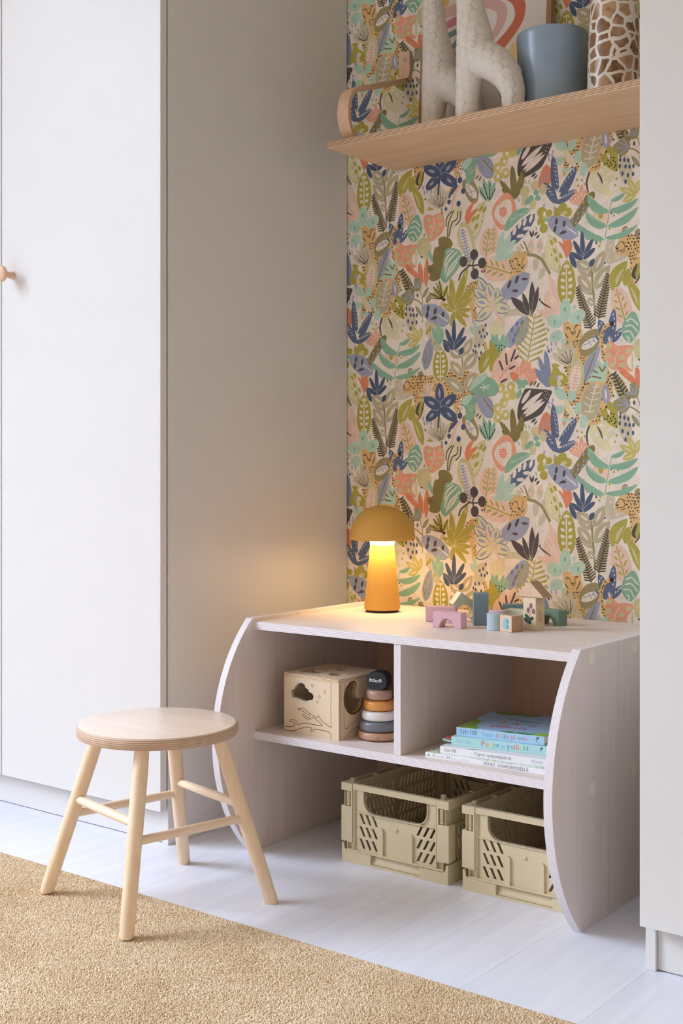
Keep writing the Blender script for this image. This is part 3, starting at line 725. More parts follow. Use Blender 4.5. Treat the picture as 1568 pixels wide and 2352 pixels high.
["L","t",[-1623,1157,-1621,1228],16.9,"",0,0.5],
["L","t",[-1623,1157,-1599,1227],16.9,"",0,0.5],
["L","t",[-1623,1157,-1586,1215],16.9,"",0,0.5],
["L","t",[-1623,1157,-1634,1228],16.9,"",0,0.5],
["B","t",[-1634,1204,-1598,1201,-1597,1182,-1609,1168,-1628,1155,-1637,1180]],
["D","K",[-1623,1198,-1613,1196,-1606,1197,-1624,1190,-1614,1190,-1598,1192,-1614,1183,-1606,1185,-1619,1179,-1626,1178,-1608,1177,-1617,1172,-1626,1167],1.9,2.2,0],
["B","o",[-1642,1209,-1634,1204,-1614,1178,-1625,1140,-1642,1136]],
["L","p",[-1623,1092,-1617,1166],28.9,"",0,0.6],
["L","p",[-1623,1092,-1595,1192],28.9,"",0,0.6],
["L","p",[-1623,1092,-1565,1199],28.9,"",0,0.6],
["L","p",[-1623,1092,-1552,1180],28.9,"",0,0.6],
["L","p",[-1623,1092,-1628,1131],28.9,"",0,0.6],
["L","p",[-1623,1092,-1554,1153],28.9,"",0,0.6],
["S","k",[-1603,1134,-1613,1157],5.3,0],
["S","k",[-1591,1147,-1594,1174],5.3,0],
["S","k",[-1579,1155,-1567,1183],5.3,0],
["S","k",[-1569,1160,-1558,1167],5.2,0],
["S","k",[-1583,1135,-1568,1142],5.3,0],
["S","k",[-1608,1103,-1592,1110],5.3,0],
["S","r",[-1612,1113,-1595,1132,-1580,1145],4.3,0],
["L","r",[-1544,1098,-1579,1128],23.7,"",0,0.6],
["L","r",[-1544,1098,-1560,1142],23.7,"",0,0.6],
["L","r",[-1544,1098,-1544,1158],23.7,"",0,0.6],
["L","r",[-1544,1098,-1525,1152],23.7,"",0,0.6],
["L","r",[-1544,1098,-1506,1134],23.7,"",0,0.6],
["L","r",[-1544,1098,-1503,1115],23.7,"",0,0.6],
["L","r2",[-1552,1101,-1582,1126],21.4,"",0,0.8],
["D","P",[-1554,1111,-1544,1115,-1535,1105,-1545,1106],2.9,5.2,0],
["L","g",[-1549,1103,-1568,1104],14.3,"",0,0.8],
["L","g",[-1549,1103,-1558,1082],14.3,"",0,0.8],
["L","g",[-1549,1103,-1541,1084],14.3,"",0,0.8],
["L","g",[-1549,1103,-1529,1095],14.3,"",0,0.8],
["L","g",[-1550,1083,-1562,1057],13.1,"",0,0.8],
["S","g",[-1550,1103,-1550,1080],2.4,0],
["L","b2",[-1475,1088,-1510,1132],18.7,"",0,0.5],
["L","b2",[-1477,1100,-1501,1162],14.1,"",0,0.5],
["L","b2",[-1471,1105,-1482,1177],16.4,"",0,0.5],
["L","b2",[-1468,1086,-1482,1110],25.7,"",0,0.5],
["B","o",[-1467,1116,-1461,1130,-1446,1130,-1441,1122,-1425,1112,-1421,1100,-1430,1087,-1446,1085,-1469,1090,-1473,1105]],
["B","y",[-1448,1109,-1436,1112,-1433,1103,-1441,1099,-1437,1091,-1448,1086]],
["B","v2",[-1455,1113,-1448,1114,-1448,1102,-1454,1102]],
["B","k",[-1534,1084,-1503,1081,-1465,1076,-1469,1060,-1482,1035,-1498,1016,-1544,1000,-1560,1011,-1558,1042,-1544,1075]],
["L","c",[-1549,1046,-1522,1081],11.9,"",0,0.7],
["L","c",[-1549,1030,-1490,1073],14.3,"",0,0.7],
["L","c",[-1545,1019,-1488,1057],11.9,"",0,0.7],
["L","c",[-1540,1013,-1482,1051],10.9,"",0,0.7],
["D","c",[-1489,1073,-1482,1075,-1475,1073,-1485,1066,-1478,1067,-1482,1059,-1473,1065,-1477,1056],1.2,1.2,0],
["D","l2",[-1608,1088],12.5,13.5,0],
["D","l2",[-1579,1090],12.4,13.4,0],
["D","l2",[-1592,1067],12.5,13.4,0],
["D","l2",[-1601,1050],12.5,13.4,0],
["D","l2",[-1619,1036],12.5,13.5,0],
["D","l2",[-1617,1012],12.5,13.5,0],
["D","l2",[-1595,1019],12.5,13.4,0],
["D","l2",[-1575,1069],12.4,13.4,0],
["D","c",[-1610,1086],4.8,5.8,0],
["D","c",[-1580,1089],4.8,5.7,0],
["D","c",[-1590,1068],4.8,5.7,0],
["D","c",[-1597,1048],4.8,5.8,0],
["D","c",[-1617,1036],4.8,5.8,0],
["D","c",[-1617,1014],4.8,5.8,0],
["D","c",[-1594,1020],4.8,5.8,0],
["L","h2",[-1568,949,-1576,1036],19.1,"",0,0.45],
["L","h2",[-1568,949,-1544,1022],14.3,"",0,0.45],
["L","h2",[-1568,949,-1612,1003],14.3,"",0,0.45],
["L","h2",[-1568,949,-1541,1001],14.3,"",0,0.45],
["L","h2",[-1568,949,-1606,981],14.3,"",0,0.45],
["D","K",[-1577,1029,-1572,1024,-1579,1021,-1575,1015,-1550,1017,-1554,1008,-1546,1013,-1606,1000,-1598,995,-1601,978,-1592,973,-1546,999,-1544,989,-1549,980],1.2,1.4,0],
["L","r2",[-1497,962,-1477,1024],35.3,"",-0.1,0.5],
["S","v",[-1494,967,-1482,997,-1478,1009],1.9,0],
["S","v",[-1493,972,-1471,997],1.9,0],
["S","v",[-1494,974,-1490,1002],1.9,0],
["L","n2",[-1451,1537,-1461,1659],21.4,"",0,0.5],
["L","n2",[-1451,1537,-1396,1621],24.5,"",0,0.5],
["L","n2",[-1451,1537,-1397,1564],19.6,"",0,0.5],
["L","n2",[-1451,1537,-1486,1595],21.4,"",0,0.5],
["A","W",[-1448,1581,-1458,1643],6,4.2,2.1,3.3,2],
["A","W",[-1436,1579,-1400,1616],5,4.2,2.1,3.3,2],
["A","W",[-1433,1551,-1402,1562],5,4.2,2.1,3.3,2],
["A","W",[-1461,1557,-1482,1590],4,4.2,2.1,3.3,2],
["S","W",[-1446,1548,-1453,1572],3.7,0],
["S","W",[-1446,1548,-1446,1573],3.7,0],
["S","W",[-1446,1548,-1441,1563],3.7,0],
["S","W",[-1446,1548,-1436,1551],3.7,0],
["D","v",[-1485,1537,-1456,1527,-1472,1660,-1461,1666],2.8,4.7,0],
["D","k",[-1519,1626,-1513,1617],2.4,6.6,45],
["D","o",[-1395,1588,-1382,1585,-1375,1575,-1392,1573,-1291,1576,-1295,1561,-1295,1499,-1288,1493,-1298,1489,-1309,1459,-1336,1420],3.0,3.2,0],
["D","k",[-1305,1495],2.0,2.7,0],
["D","k",[-1368,1442,-1344,1428],2.3,3.7,0],
["D","o",[-1333,1429],2.7,3.6,0],
["D","n",[-1321,1378],2.0,2.7,0],
["L","r",[-1384,1526,-1418,1543],12.0,"P",0,0.6],
["L","r",[-1384,1526,-1410,1552],12.0,"P",0,0.6],
["L","r",[-1384,1526,-1400,1565],12.0,"P",0,0.6],
["L","r",[-1384,1526,-1383,1576],12.0,"P",0,0.6],
["L","r",[-1384,1526,-1369,1563],12.0,"P",0,0.6],
["P","h2",[-1414,1490,-1369,1549,-1354,1532,-1356,1527,-1402,1470]],
["B","h2",[-1369,1545,-1354,1554,-1347,1546,-1354,1531]],
["D","v",[-1378,1531,-1366,1533,-1390,1521,-1367,1517,-1377,1516,-1392,1506,-1379,1505,-1369,1506,-1405,1499,-1393,1494,-1383,1496,-1398,1484,-1407,1490],2.1,4.1,20],
["S","g",[-1322,1433,-1316,1465,-1310,1500,-1304,1525],2.3,0],
["L","g",[-1311,1498,-1367,1549],22.2,"",0.15,0.5],
["A","W",[-1322,1511,-1360,1543],10,3.2,1.1,2.0,2],
["L","g",[-1317,1464,-1373,1504],20.9,"",0.1,0.5],
["A","W",[-1328,1475,-1366,1499],10,3.2,1.1,2.0,2],
["L","g",[-1323,1433,-1397,1481],19.5,"",0.1,0.5],
["A","W",[-1337,1446,-1388,1476],10,3.2,1.1,2.1,2],
["L","g",[-1310,1501,-1236,1521],17.7,"",-0.1,0.5],
["A","W",[-1295,1508,-1245,1519],10,3.2,1.1,2.0,2],
["L","g",[-1315,1464,-1235,1501],19.5,"",-0.1,0.5],
["A","W",[-1299,1475,-1244,1497],10,3.2,1.1,2.0,2],
["L","g",[-1321,1437,-1236,1460],13.6,"",-0.1,0.5],
["A","W",[-1304,1445,-1246,1458],10,3.2,1.1,2.0,2],
["L","g",[-1306,1525,-1268,1542],12.7,"",-0.1,0.5],
["A","W",[-1299,1531,-1273,1541],10,3.2,1.1,2.0,2],
["L","l2",[-1242,1532,-1261,1573],14.7,"y",0,0.5],
["L","l2",[-1242,1532,-1284,1553],15.6,"y",0,0.5],
["L","l2",[-1242,1532,-1276,1519],17.0,"y",0,0.5],
["L","l2",[-1242,1532,-1233,1566],14.7,"y",0,0.5],
["B","r",[-1617,1569,-1603,1581,-1588,1582,-1575,1570,-1564,1544,-1568,1516,-1584,1497,-1606,1490,-1623,1504,-1634,1529,-1631,1553]],
["B","P",[-1610,1558,-1595,1566,-1580,1561,-1577,1539,-1582,1518,-1598,1502,-1617,1515,-1628,1533,-1620,1552]],
["D","r",[-1602,1536],11.5,13.9,0],
["Q","k",[-1617,1556,-1595,1563,-1584,1547,-1586,1518,-1603,1509,-1623,1523],5.8],
["L","g",[-1598,1486,-1522,1534],26.4,"",0.12,0.5],
["A","W",[-1584,1511,-1527,1531],8,3.3,1.4,2.9,3],
["L","n2",[-1592,1447,-1511,1519],35.9,"",0,0.45],
["D","f",[-1554,1498,-1569,1483,-1540,1503,-1522,1509],4.8,10.9,18],
["D","f",[-1534,1486,-1552,1469],10.9,4.7,-5],
["L","m",[-1617,1414,-1603,1489],19.3,"",0,0.5],
["L","m",[-1617,1414,-1579,1477],16.9,"",0,0.5],
["L","m",[-1617,1414,-1565,1461],19.3,"",0,0.5],
["L","m",[-1617,1414,-1626,1427],19.3,"",0,0.5],
["L","m",[-1603,1413,-1565,1433],12.0,"",0,0.8],
["L","k",[-1519,1461,-1526,1480],5.7,"",0,0.8],
["L","k",[-1519,1462,-1514,1480],5.7,"",0,0.8],
["L","k",[-1513,1465,-1503,1474],5.7,"",0,0.8],
["L","k",[-1507,1457,-1498,1467],5.7,"",0,0.8],
["D","l",[-1540,1579],13.0,14.2,0],
["D","l",[-1511,1590],10.6,13.0,0],
["D","l",[-1488,1577],10.6,14.1,0],
["D","l",[-1517,1545],9.4,14.2,0],
["D","l",[-1538,1555],11.9,13.0,0],
["D","g",[-1507,1572],8.0,7.1,0],
["D","g",[-1531,1553],8.1,7.1,0],
["D","g",[-1503,1558],8.0,7.1,0],
["D","g",[-1522,1560],8.0,7.1,0],
["D","t",[-1537,1603,-1527,1601,-1557,1560,-1502,1493,-1507,1483],2.1,5.7,-20],
["D","o",[-1492,1521],13.2,13.2,0],
["D","o",[-1472,1516],9.4,9.4,0],
["D","o",[-1493,1500],11.3,11.3,0],
["D","o",[-1486,1480],11.7,11.7,0],
["D","o",[-1434,1525],12.1,12.1,0],
["D","o",[-1448,1516],11.2,11.2,0],
["D","o",[-1420,1512],11.6,11.6,0],
["D","l",[-1430,1511],8.4,4.6,0],
["D","c",[-1484,1515],3.8,7.0,0],
["D","l",[-1482,1506],7.0,5.2,0],
["L","t",[-1472,1495,-1485,1506],7.0,"",0,0.8],
["L","n",[-1750,1194,-1749,1275],13.3,"",0,0.4],
["L","n",[-1750,1194,-1775,1251],13.3,"",0,0.4],
["L","n",[-1750,1194,-1717,1252],13.3,"",0,0.4],
["L","n",[-1750,1194,-1711,1227],13.3,"",0,0.4],
["L","n",[-1750,1194,-1784,1222],13.3,"",0,0.4],
["L","n",[-1379,1392,-1382,1463],12.4,"",0,0.4],
["L","n",[-1379,1392,-1405,1441],12.4,"",0,0.4],
["L","n",[-1379,1392,-1353,1440],12.4,"",0,0.4],
["L","n",[-1379,1392,-1347,1416],12.4,"",0,0.4],
["L","n",[-1379,1392,-1415,1412],12.4,"",0,0.4],
["L","n",[-1733,1180,-1720,1199],14.8,"",0,0.8],
["L","n",[-1765,1187,-1782,1218],14.9,"",0,0.8],
["L","n",[-1362,1372,-1349,1391],13.7,"",0,0.8],
["L","n",[-1397,1372,-1416,1410],13.8,"",0,0.8],
["L","n",[-1792,1043,-1795,1110],27.9,"",0,0.4],
["L","n",[-1792,1043,-1741,1075],29.4,"",0,0.4],
["L","n",[-1792,1043,-1740,1009],29.4,"",0,0.4],
["L","n",[-1792,1043,-1837,1010],26.9,"",0,0.4],
["L","n",[-1792,1043,-1844,1071],29.4,"",0,0.4],
["L","v",[-1794,1069,-1795,1094],8.0,"",0,0.8],
["L","v",[-1775,1051,-1759,1065],7.9,"",0,0.8],
["L","v",[-1771,1031,-1756,1017],7.9,"",0,0.8],
["L","v",[-1812,1029,-1827,1018],8.0,"",0,0.8],
["L","v",[-1809,1052,-1830,1062],8.0,"",0,0.8],
["S","n",[-1792,1043,-1797,1014,-1798,991],6.0,0],
["S","n",[-1741,1008,-1759,989],9.9,0],
["L","p",[-1830,1075,-1845,1109],14.0,"",0,0.8],
["L","p",[-1830,1075,-1833,1116],14.0,"",0,0.8],
["L","p",[-1830,1075,-1813,1119],14.0,"",0,0.8],
["L","p",[-1830,1075,-1818,1090],14.0,"",0,0.8],
["B","p",[-1856,1079,-1842,1091,-1815,1087,-1812,1077,-1851,1076]],
["S","g",[-1821,1105,-1815,1117],2.5,0],
["S","g",[-1836,1083,-1842,1096],2.5,0],
["S","g",[-1827,1080,-1821,1100],2.5,0],
["S","g",[-1833,1079,-1848,1084],2.5,0],
["B","g",[-1701,1085,-1681,1109,-1661,1123,-1642,1117,-1625,1107,-1614,1082,-1631,1068,-1667,1070,-1687,1075]],
["B","m",[-1701,1085,-1690,1112,-1670,1124,-1647,1125,-1661,1108,-1684,1095]],
["S","W",[-1657,1091,-1670,1092],2.2,0],
["S","W",[-1657,1091,-1660,1101],2.2,0],
["S","W",[-1657,1091,-1642,1098],2.2,0],
["S","W",[-1657,1091,-1645,1088],2.2,0],
["S","W",[-1657,1091,-1661,1084],2.2,0],
["B","g",[-1725,1059,-1713,1072,-1690,1073,-1681,1058,-1687,1041,-1684,1024,-1698,1010,-1714,1012,-1713,1034,-1724,1049]],
["B","m",[-1725,1059,-1713,1072,-1693,1073,-1701,1056,-1717,1047]],
["S","W",[-1707,1043,-1702,1047],1.2,0],
["S","W",[-1698,1045,-1694,1049],1.2,0],
["S","W",[-1701,1037,-1697,1041],1.2,0],
["S","W",[-1695,1039,-1691,1043],1.2,0],
["S","W",[-1704,1033,-1699,1037],1.2,0],
["S","W",[-1697,1031,-1692,1036],1.2,0],
["D","k",[-1678,1021,-1670,1016],2.2,6.8,35],
["D","o",[-1732,1035],3.4,3.7,0],
["B","h2",[-1797,1490,-1779,1493,-1762,1486,-1753,1470,-1762,1459,-1779,1441,-1785,1414,-1791,1387,-1809,1379,-1827,1385,-1824,1398,-1833,1409,-1830,1421,-1816,1424,-1815,1444,-1809,1466,-1797,1470]],
["S","k3",[-1778,1466,-1787,1472],2.0,0],
["S","k3",[-1778,1466,-1772,1473],2.0,0],
["S","k3",[-1778,1466,-1769,1463],2.0,0],
["S","k3",[-1778,1466,-1781,1459],2.0,0],
["S","k3",[-1778,1466,-1784,1461],2.0,0],
["S","k3",[-1821,1410,-1830,1416],2.0,0],
["S","k3",[-1821,1410,-1815,1417],2.0,0],
["S","k3",[-1821,1410,-1812,1406],2.0,0],
["S","k3",[-1821,1410,-1824,1403],2.0,0],
["S","k3",[-1821,1410,-1827,1404],2.0,0],
["B","g",[-1774,1459,-1759,1461,-1736,1454,-1725,1440,-1730,1413,-1750,1391,-1776,1371,-1791,1387,-1785,1416,-1779,1443]],
["S","c",[-1772,1450,-1756,1457],5.0,1],
["S","c",[-1778,1413,-1771,1437,-1750,1454],5.0,1],
["S","c",[-1778,1393,-1768,1424,-1739,1450],5.0,1],
["S","c",[-1774,1382,-1762,1409,-1730,1438],5.0,1],
["S","c",[-1768,1390,-1753,1406,-1739,1424],5.0,1],
["D","k",[-1688,1436],12.2,14.2,0],
["D","k",[-1720,1421],12.3,14.2,0],
["D","k",[-1664,1412],12.1,14.1,0],
["D","k",[-1686,1386],12.2,14.2,0],
["S","k",[-1688,1424,-1693,1408],3.9,0],
["S","k",[-1707,1411,-1693,1408,-1673,1409],3.9,0],
["S","k",[-1691,1409,-1690,1397],3.9,0],
["S","k",[-1734,1374,-1727,1391,-1704,1408],4.9,0],
["D","k",[-1664,1390,-1657,1391],2.2,3.9,-20],
["B","s",[-1839,1272,-1812,1267,-1794,1233,-1794,1199,-1809,1194,-1830,1233]],
["D","o",[-1824,1253,-1833,1245,-1808,1217],4.0,7.5,20],
["L","t",[-1794,1209,-1800,1274],17.4,"",0,0.8],
["L","t",[-1794,1209,-1818,1258],17.4,"",0,0.8],
["L","t",[-1794,1209,-1785,1255],17.4,"",0,0.8],
["L","v2",[-1840,1144,-1822,1230],32.1,"",0,0.6],
["S","h2",[-1842,1161,-1833,1201,-1825,1223],1.5,0],
["S","h2",[-1849,1169,-1839,1201],1.5,0],
["S","h2",[-1830,1161,-1824,1190,-1822,1210],1.5,0],
["S","h2",[-1839,1151,-1836,1178],1.5,0],
["L","m",[-1681,1226,-1701,1252],13.2,"",0,0.8],
["L","m",[-1681,1226,-1687,1270],13.2,"",0,0.8],
["L","m",[-1681,1226,-1670,1254],13.2,"",0,0.8],
["L","s",[-1681,1192,-1659,1256],34.1,"",0,0.5],
["D","n",[-1671,1234,-1661,1239,-1653,1251,-1666,1223,-1656,1222,-1649,1229,-1685,1199,-1673,1201,-1683,1185,-1690,1188,-1667,1181,-1673,1167],2.7,4.9,0],
["D","v",[-1474,1227,-1477,1203,-1465,1192,-1453,1192,-1475,1183,-1465,1177],2.3,6.1,-10],
["D","k",[-1472,1173],2.1,4.2,-40],
["D","k",[-1517,1003,-1509,997],2.1,6.6,45],
["D","k",[-1511,1096,-1502,1091,-1521,1095],2.4,7.1,35],
["D","v",[-1846,1016,-1842,1003,-1833,1005,-1821,1003],2.5,6.5,0],
["D","k",[-1839,985],2.3,4.0,-30],
["D","v",[-1472,1036,-1463,1043,-1454,1084,-1450,1082],2.3,5.1,-20],
["D","t",[-1856,1432],4.5,2.3,0],
["D","k",[-2091,1482],2.6,3.7,0],
["D","k",[-1246,1040],2.5,4.0,0],
["L","h3",[-1231,980,-1252,1011],9.4,"v",0,0.8],
["S","z",[-1321,1141,-1328,1171,-1331,1196,-1323,1221,-1307,1230],10.0,0],
["D","K",[-1304,1230],5.7,5.7,0],
["Q","z",[-1332,1201,-1325,1221,-1311,1229,-1315,1222,-1322,1212,-1325,1191,-1321,1141,-1327,1141],7.3]]

# ---------------------------------------------------------------- the room
XL, XR, YF, YB, ZC = -4.4, 1.15, -2.6, 2.762, 3.7
M_floor = wood('whitewashed_floor', (226, 227, 238), (239, 240, 248), 1, .55, .36, 0, .3, .03)
M_wallw = plain('warm_white_paint', (240, 223, 198), .85, .2)
M_white = plain('white_cabinet_paint', (222, 219, 215), .38, .45, vary=.004, bump=.03, bscale=700)
M_gap = plain('dark_gap', (186, 184, 188), .9, .1)
fl = struct('floor'); bx = MB().box(XL-.1, XR+.1, YF-.1, YB+.1, -.05, -.006); bx.build('subfloor', M_gap, fl)
PW, GAP = .22, .0003
rows = {}
def plank(x0, y0, y1):
    key = round(y1-y0, 3)
    if key not in rows:
        m = MB().box(GAP/2, PW-GAP/2, GAP/2, (y1-y0)-GAP/2, -.008, 0); o = m.build('plank', M_floor, fl, bevel=.00025, off=(0, 0, 0), seg=1); rows[key] = o
    else:
        o = rows[key].copy(); C.objects.link(o); o.parent = fl
    o.location = (x0, y0, 0)
xs = -1.345-PW*16; k = 0
starts = [2.09, 1.30, 1.75, .95, 1.55, .6]
while xs < XR:
    y = starts[(k+5) % 6]
    if abs(xs-(-1.565)) < .01: y = 2.09
    while y > YF: y -= 1.2
    while y < YB:
        a, b = max(y, YF), min(y+1.2, YB)
        plank(xs, a, b); y += 1.2
    xs += PW; k += 1
def wall(name, boxes, m):
    b = MB()
    for q in boxes: b.box(*q)
    o = b.build(name, m); o['kind'] = 'structure'; return o
Wn = WIN
wall('wall_left', [(XL-.12, XL, YF, Wn['y0'], 0, ZC), (XL-.12, XL, Wn['y1'], YB+.1, 0, ZC), (XL-.12, XL, Wn['y0'], Wn['y1'], 0, Wn['z0']), (XL-.12, XL, Wn['y0'], Wn['y1'], Wn['z1'], ZC)], M_wallw)
wall('wall_right', [(XR, XR+.1, YF, YB+.1, 0, ZC)], M_wallw)
wall('wall_front', [(XL-.12, XR+.1, YF-.1, YF, 0, ZC)], M_wallw)
wall('ceiling', [(XL-.12, XR+.1, YF-.1, YB+.1, ZC, ZC+.1)], M_wallw)
win = struct('window_1'); fr = MB()
for a in ((Wn['y0'], Wn['y0']+.05, Wn['z0'], Wn['z1']), (Wn['y1']-.05, Wn['y1'], Wn['z0'], Wn['z1']), (Wn['y0'], Wn['y1'], Wn['z0'], Wn['z0']+.05), (Wn['y0'], Wn['y1'], Wn['z1']-.05, Wn['z1'])): fr.box(XL-.09, XL-.03, *a)
fr.build('window_frame', M_white, win, bevel=.003)
# wallpaper: one repeat painted, laid with a half drop
TW, TH = 618, 614
M_paper = printed('jungle_wallpaper', paint_wall(WALL_OPS, TW, TH, 2.0), .6, .25, True)
b = MB(); f = (XL-.1, XR+.1, 0, ZC)
uv = lambda x, z: (x*1000/(2*TW), z*1000/TH)
b.box(XL-.1, XR+.1, YB, YB+.1, 0, ZC, mt=[1, 1, 0, 1, 1, 1]); b.uv[2] = [uv(XL-.1, 0), uv(XR+.1, 0), uv(XR+.1, ZC), uv(XL-.1, ZC)]
o = b.build('wall_back', [M_paper, M_wallw]); o['kind'] = 'structure'

# ---------------------------------------------------------------- wardrobes
M_knob = wood('pale_beech', (214, 172, 138), (236, 202, 172), 2, 1.2, .5)
def wardrobe(name, label, gx, cells, mirror):
    """gx: outer face of the gable beside the niche; cells: (x0, x1) of the doors"""
    x0 = min(c[0] for c in cells); x1 = max(c[1] for c in cells)
    t = thing(name, label, 'wardrobe', ((x0+x1)/2, 2.4, 0))
    HT = 2.36
    for i, x in enumerate(sorted({x0, x1})):
        a = (x, x+.019) if x == x0 else (x-.019, x)
        MB().box(a[0], a[1], 2.0655, 2.757, 0, HT).build('side_panel', M_white, t, bevel=.0012)
    MB().box(x0+.0195, x1-.0195, 2.0735, 2.090, .002, .079).build('plinth', M_white, t, bevel=.0006)
    MB().box(x0+.0195, x1-.0195, 2.075, 2.74, .0795, .0975).box(x0+.0195, x1-.0195, 2.075, 2.74, HT-.018, HT).box(x0+.0195, x1-.0195, 2.742, 2.756, .08, HT).build('carcass', M_white, t)
    ds = []
    for c in cells:
        ds.append(MB().box(c[0], c[1], 2.0405, 2.0605, .083, HT-.003).build('door', M_white, t, bevel=.0012, seg=3))
    return t, ds
lw, ld = wardrobe('wardrobe', 'tall white wardrobe left of the niche with round wooden knob', -2.0966, [(-3.2766, -2.6886), (-2.6846, -2.0966)], False)
kb = MB(); pr = [(.0001, -.0425), (.0175, -.0425), (.0208, -.040), (.0213, -.0365), (.0200, -.0325), (.0100, -.0290), (.0082, -.024), (.0088, -.010), (.0105, 0)]
kb.lathe([(r, z) for r, z in pr], 36)
kb.v = [(x-2.638, 2.0405+z, y+1.3828) for x, y, z in kb.v]
kb.build('knob', M_knob, ld[1], smooth=50, org=(-2.638, 2.0405, 1.3828))
wardrobe('wardrobe', 'tall white wardrobe standing right of the wallpapered niche, plain door', -.9106, [(-.9106, -.3226), (-.3186, .2694)], True)

# ---------------------------------------------------------------- storage bench of whitewashed birch plywood
M_bf = wood('whitewashed_birch', (222, 206, 196), (233, 219, 210), 2, .7, .5, .0, .35, .04)
M_bt = wood('whitewashed_birch_top', (224, 210, 202), (235, 222, 215), 0, .7, .42, .0, .35, .04)
def be(ax): return plyedge('whitewashed_ply_edge_%d' % ax, (214, 204, 206), (238, 233, 236), ax, .0034, .55, .2)
M_e0, M_e2 = be(0), be(2)
bench = thing('storage_bench', 'low whitewashed plywood storage bench with curved side panels in the niche', 'bench', (-1.5054, 2.41, 0))
arc = [(2.409-.370*math.cos(R(a)), .269+.370*math.sin(R(a))) for a in np.linspace(-46.6, 46.5, 40)]
prof = arc+[(2.662, .5375), (2.662, 0)]
for xa in (-1.9310, -1.0980):
    sp = MB().prism([prof], xa, xa+.0182, YZ, 0, 1).build('side_panel', [M_bf, M_e0], bench, bevel=.0006, org=(xa, 2.41, 0))
    side = xa+.0182 if xa > -1.5 else xa
    for y, z in ((2.199, .518), (2.395, .516), (2.2024, .266), (2.3956, .264)):
        d = .0009 if xa > -1.5 else -.0009
        MB().prism([circ(y, z, .0128, 28)], side-d, side+d, YZ).build('plug', plain('plug', (236, 228, 208), .5), sp, org=(side, y, z))
MB().box(-1.9128, -1.0980, 2.1605, 2.662, .511, .529, mt=[1, 1, 1, 1, 0, 0]).build('top', [M_bt, M_e2], bench, bevel=.0006, org=(-1.5, 2.41, .511))
MB().box(-1.9128, -1.0980, 2.1605, 2.644, .2577, .2757, mt=[1, 1, 1, 1, 0, 0]).build('shelf', [M_bt, M_e2], bench, bevel=.0006, org=(-1.5, 2.41, .2577))
MB().box(-1.5205, -1.5028, 2.1635, 2.644, .2757, .511, mt=[0, 0, 1, 1, 1, 1]).build('divider', [M_bf, M_e0], bench, bevel=.0006, org=(-1.5205, 2.41, .2757))
MB().box(-1.9128, -1.0980, 2.6445, 2.662, 0, .511, mt=[1, 1, 0, 0, 1, 1]).build('back_panel', [wood('warm_birch_back', (212, 174, 148), (224, 190, 164), 2, .7, .55), M_e2], bench, org=(-1.5, 2.41, 0))  # back board in a darker, warmer birch tone than the sides

# ---------------------------------------------------------------- stool
M_st = wood('birch_stool', (232, 202, 168), (244, 220, 190), 2, .9, .38, .15, .35)
M_ss = wood('birch_seat', (236, 213, 194), (244, 225, 210), 0, .6, .33, .25, .3)
M_sl = wood('birch_rung', (234, 206, 174), (244, 222, 194), 0, .9, .38, .15, .35)
M_se = plyedge('birch_ply_edge', (172, 140, 116), (216, 188, 162), 2, .0036, .6, .3)
cx, cy = -1.8495, 1.7935
st = thing('stool', 'round birch stool with four splayed legs, two on the rug', 'stool', (cx, cy, 0))
SH, SR = .3635, .164
sb = MB()
pr = [(.0001, SH-.024), (SR-.006, SH-.024), (SR-.002, SH-.0225), (SR, SH-.018), (SR, SH-.008), (SR-.0012, SH-.004), (SR-.004, SH-.0012), (SR-.008, SH), (.0001, SH)]
sb.lathe(pr, 96, (cx, cy, 0)); sb.m = [0 if (i % 8) in (0, 7) else (0 if (i % 8) == 6 else 1) for i in range(len(sb.f))]
sb.build('seat', [M_ss, M_se], st, smooth=35)
feet = {'A': (-2.045, 1.666, .010), 'B': (-1.7255, 1.592, .010), 'C': (-1.975, 1.995, 0), 'D': (-1.653, 1.921, 0)}
def legpt(k, z):
    f = Vector(feet[k]); c = Vector((cx, cy, 0)); top = c+Vector(((f.x-cx)*.53, (f.y-cy)*.53, SH-.024)); u = (z-f.z)/(top.z-f.z); return f+(top-f)*u
for k in 'ABCD':
    f = legpt(k, feet[k][2]); t_ = legpt(k, SH-.0235)
    m = MB(); P = [f+(t_-f)*u for u in (0, .012, .5, .85, 1)]; P[0].z = feet[k][2]
    m.tube(P, [.0125, .0142, .0152, .0155, .0142], 28); 
    for i in range(28): v = Vector(m.v[i]); m.v[i] = (v.x, v.y, feet[k][2])     # sole cut level
    m.build('leg', M_st, st, smooth=50, org=f)
for a, b2, za, zb in (('A', 'B', .203, .203), ('C', 'D', .199, .199), ('B', 'D', .172, .172), ('A', 'C', .172, .172)):
    p, q = legpt(a, za), legpt(b2, zb); d = (q-p)
    L_ = d.length; m = MB(); n = 9; P = [(L_*i/(n-1), 0, 0) for i in range(n)]
    m.tube(P, [.0072+.0020*math.sin(math.pi*(.12+.76*i/(n-1)))**.7 for i in range(n)], 20)
    o = m.build('stretcher', M_sl, st, smooth=50, off=(0, 0, 0)); o.location = p-Vector(st.location); o.rotation_euler = d.to_track_quat('X', 'Z').to_euler()

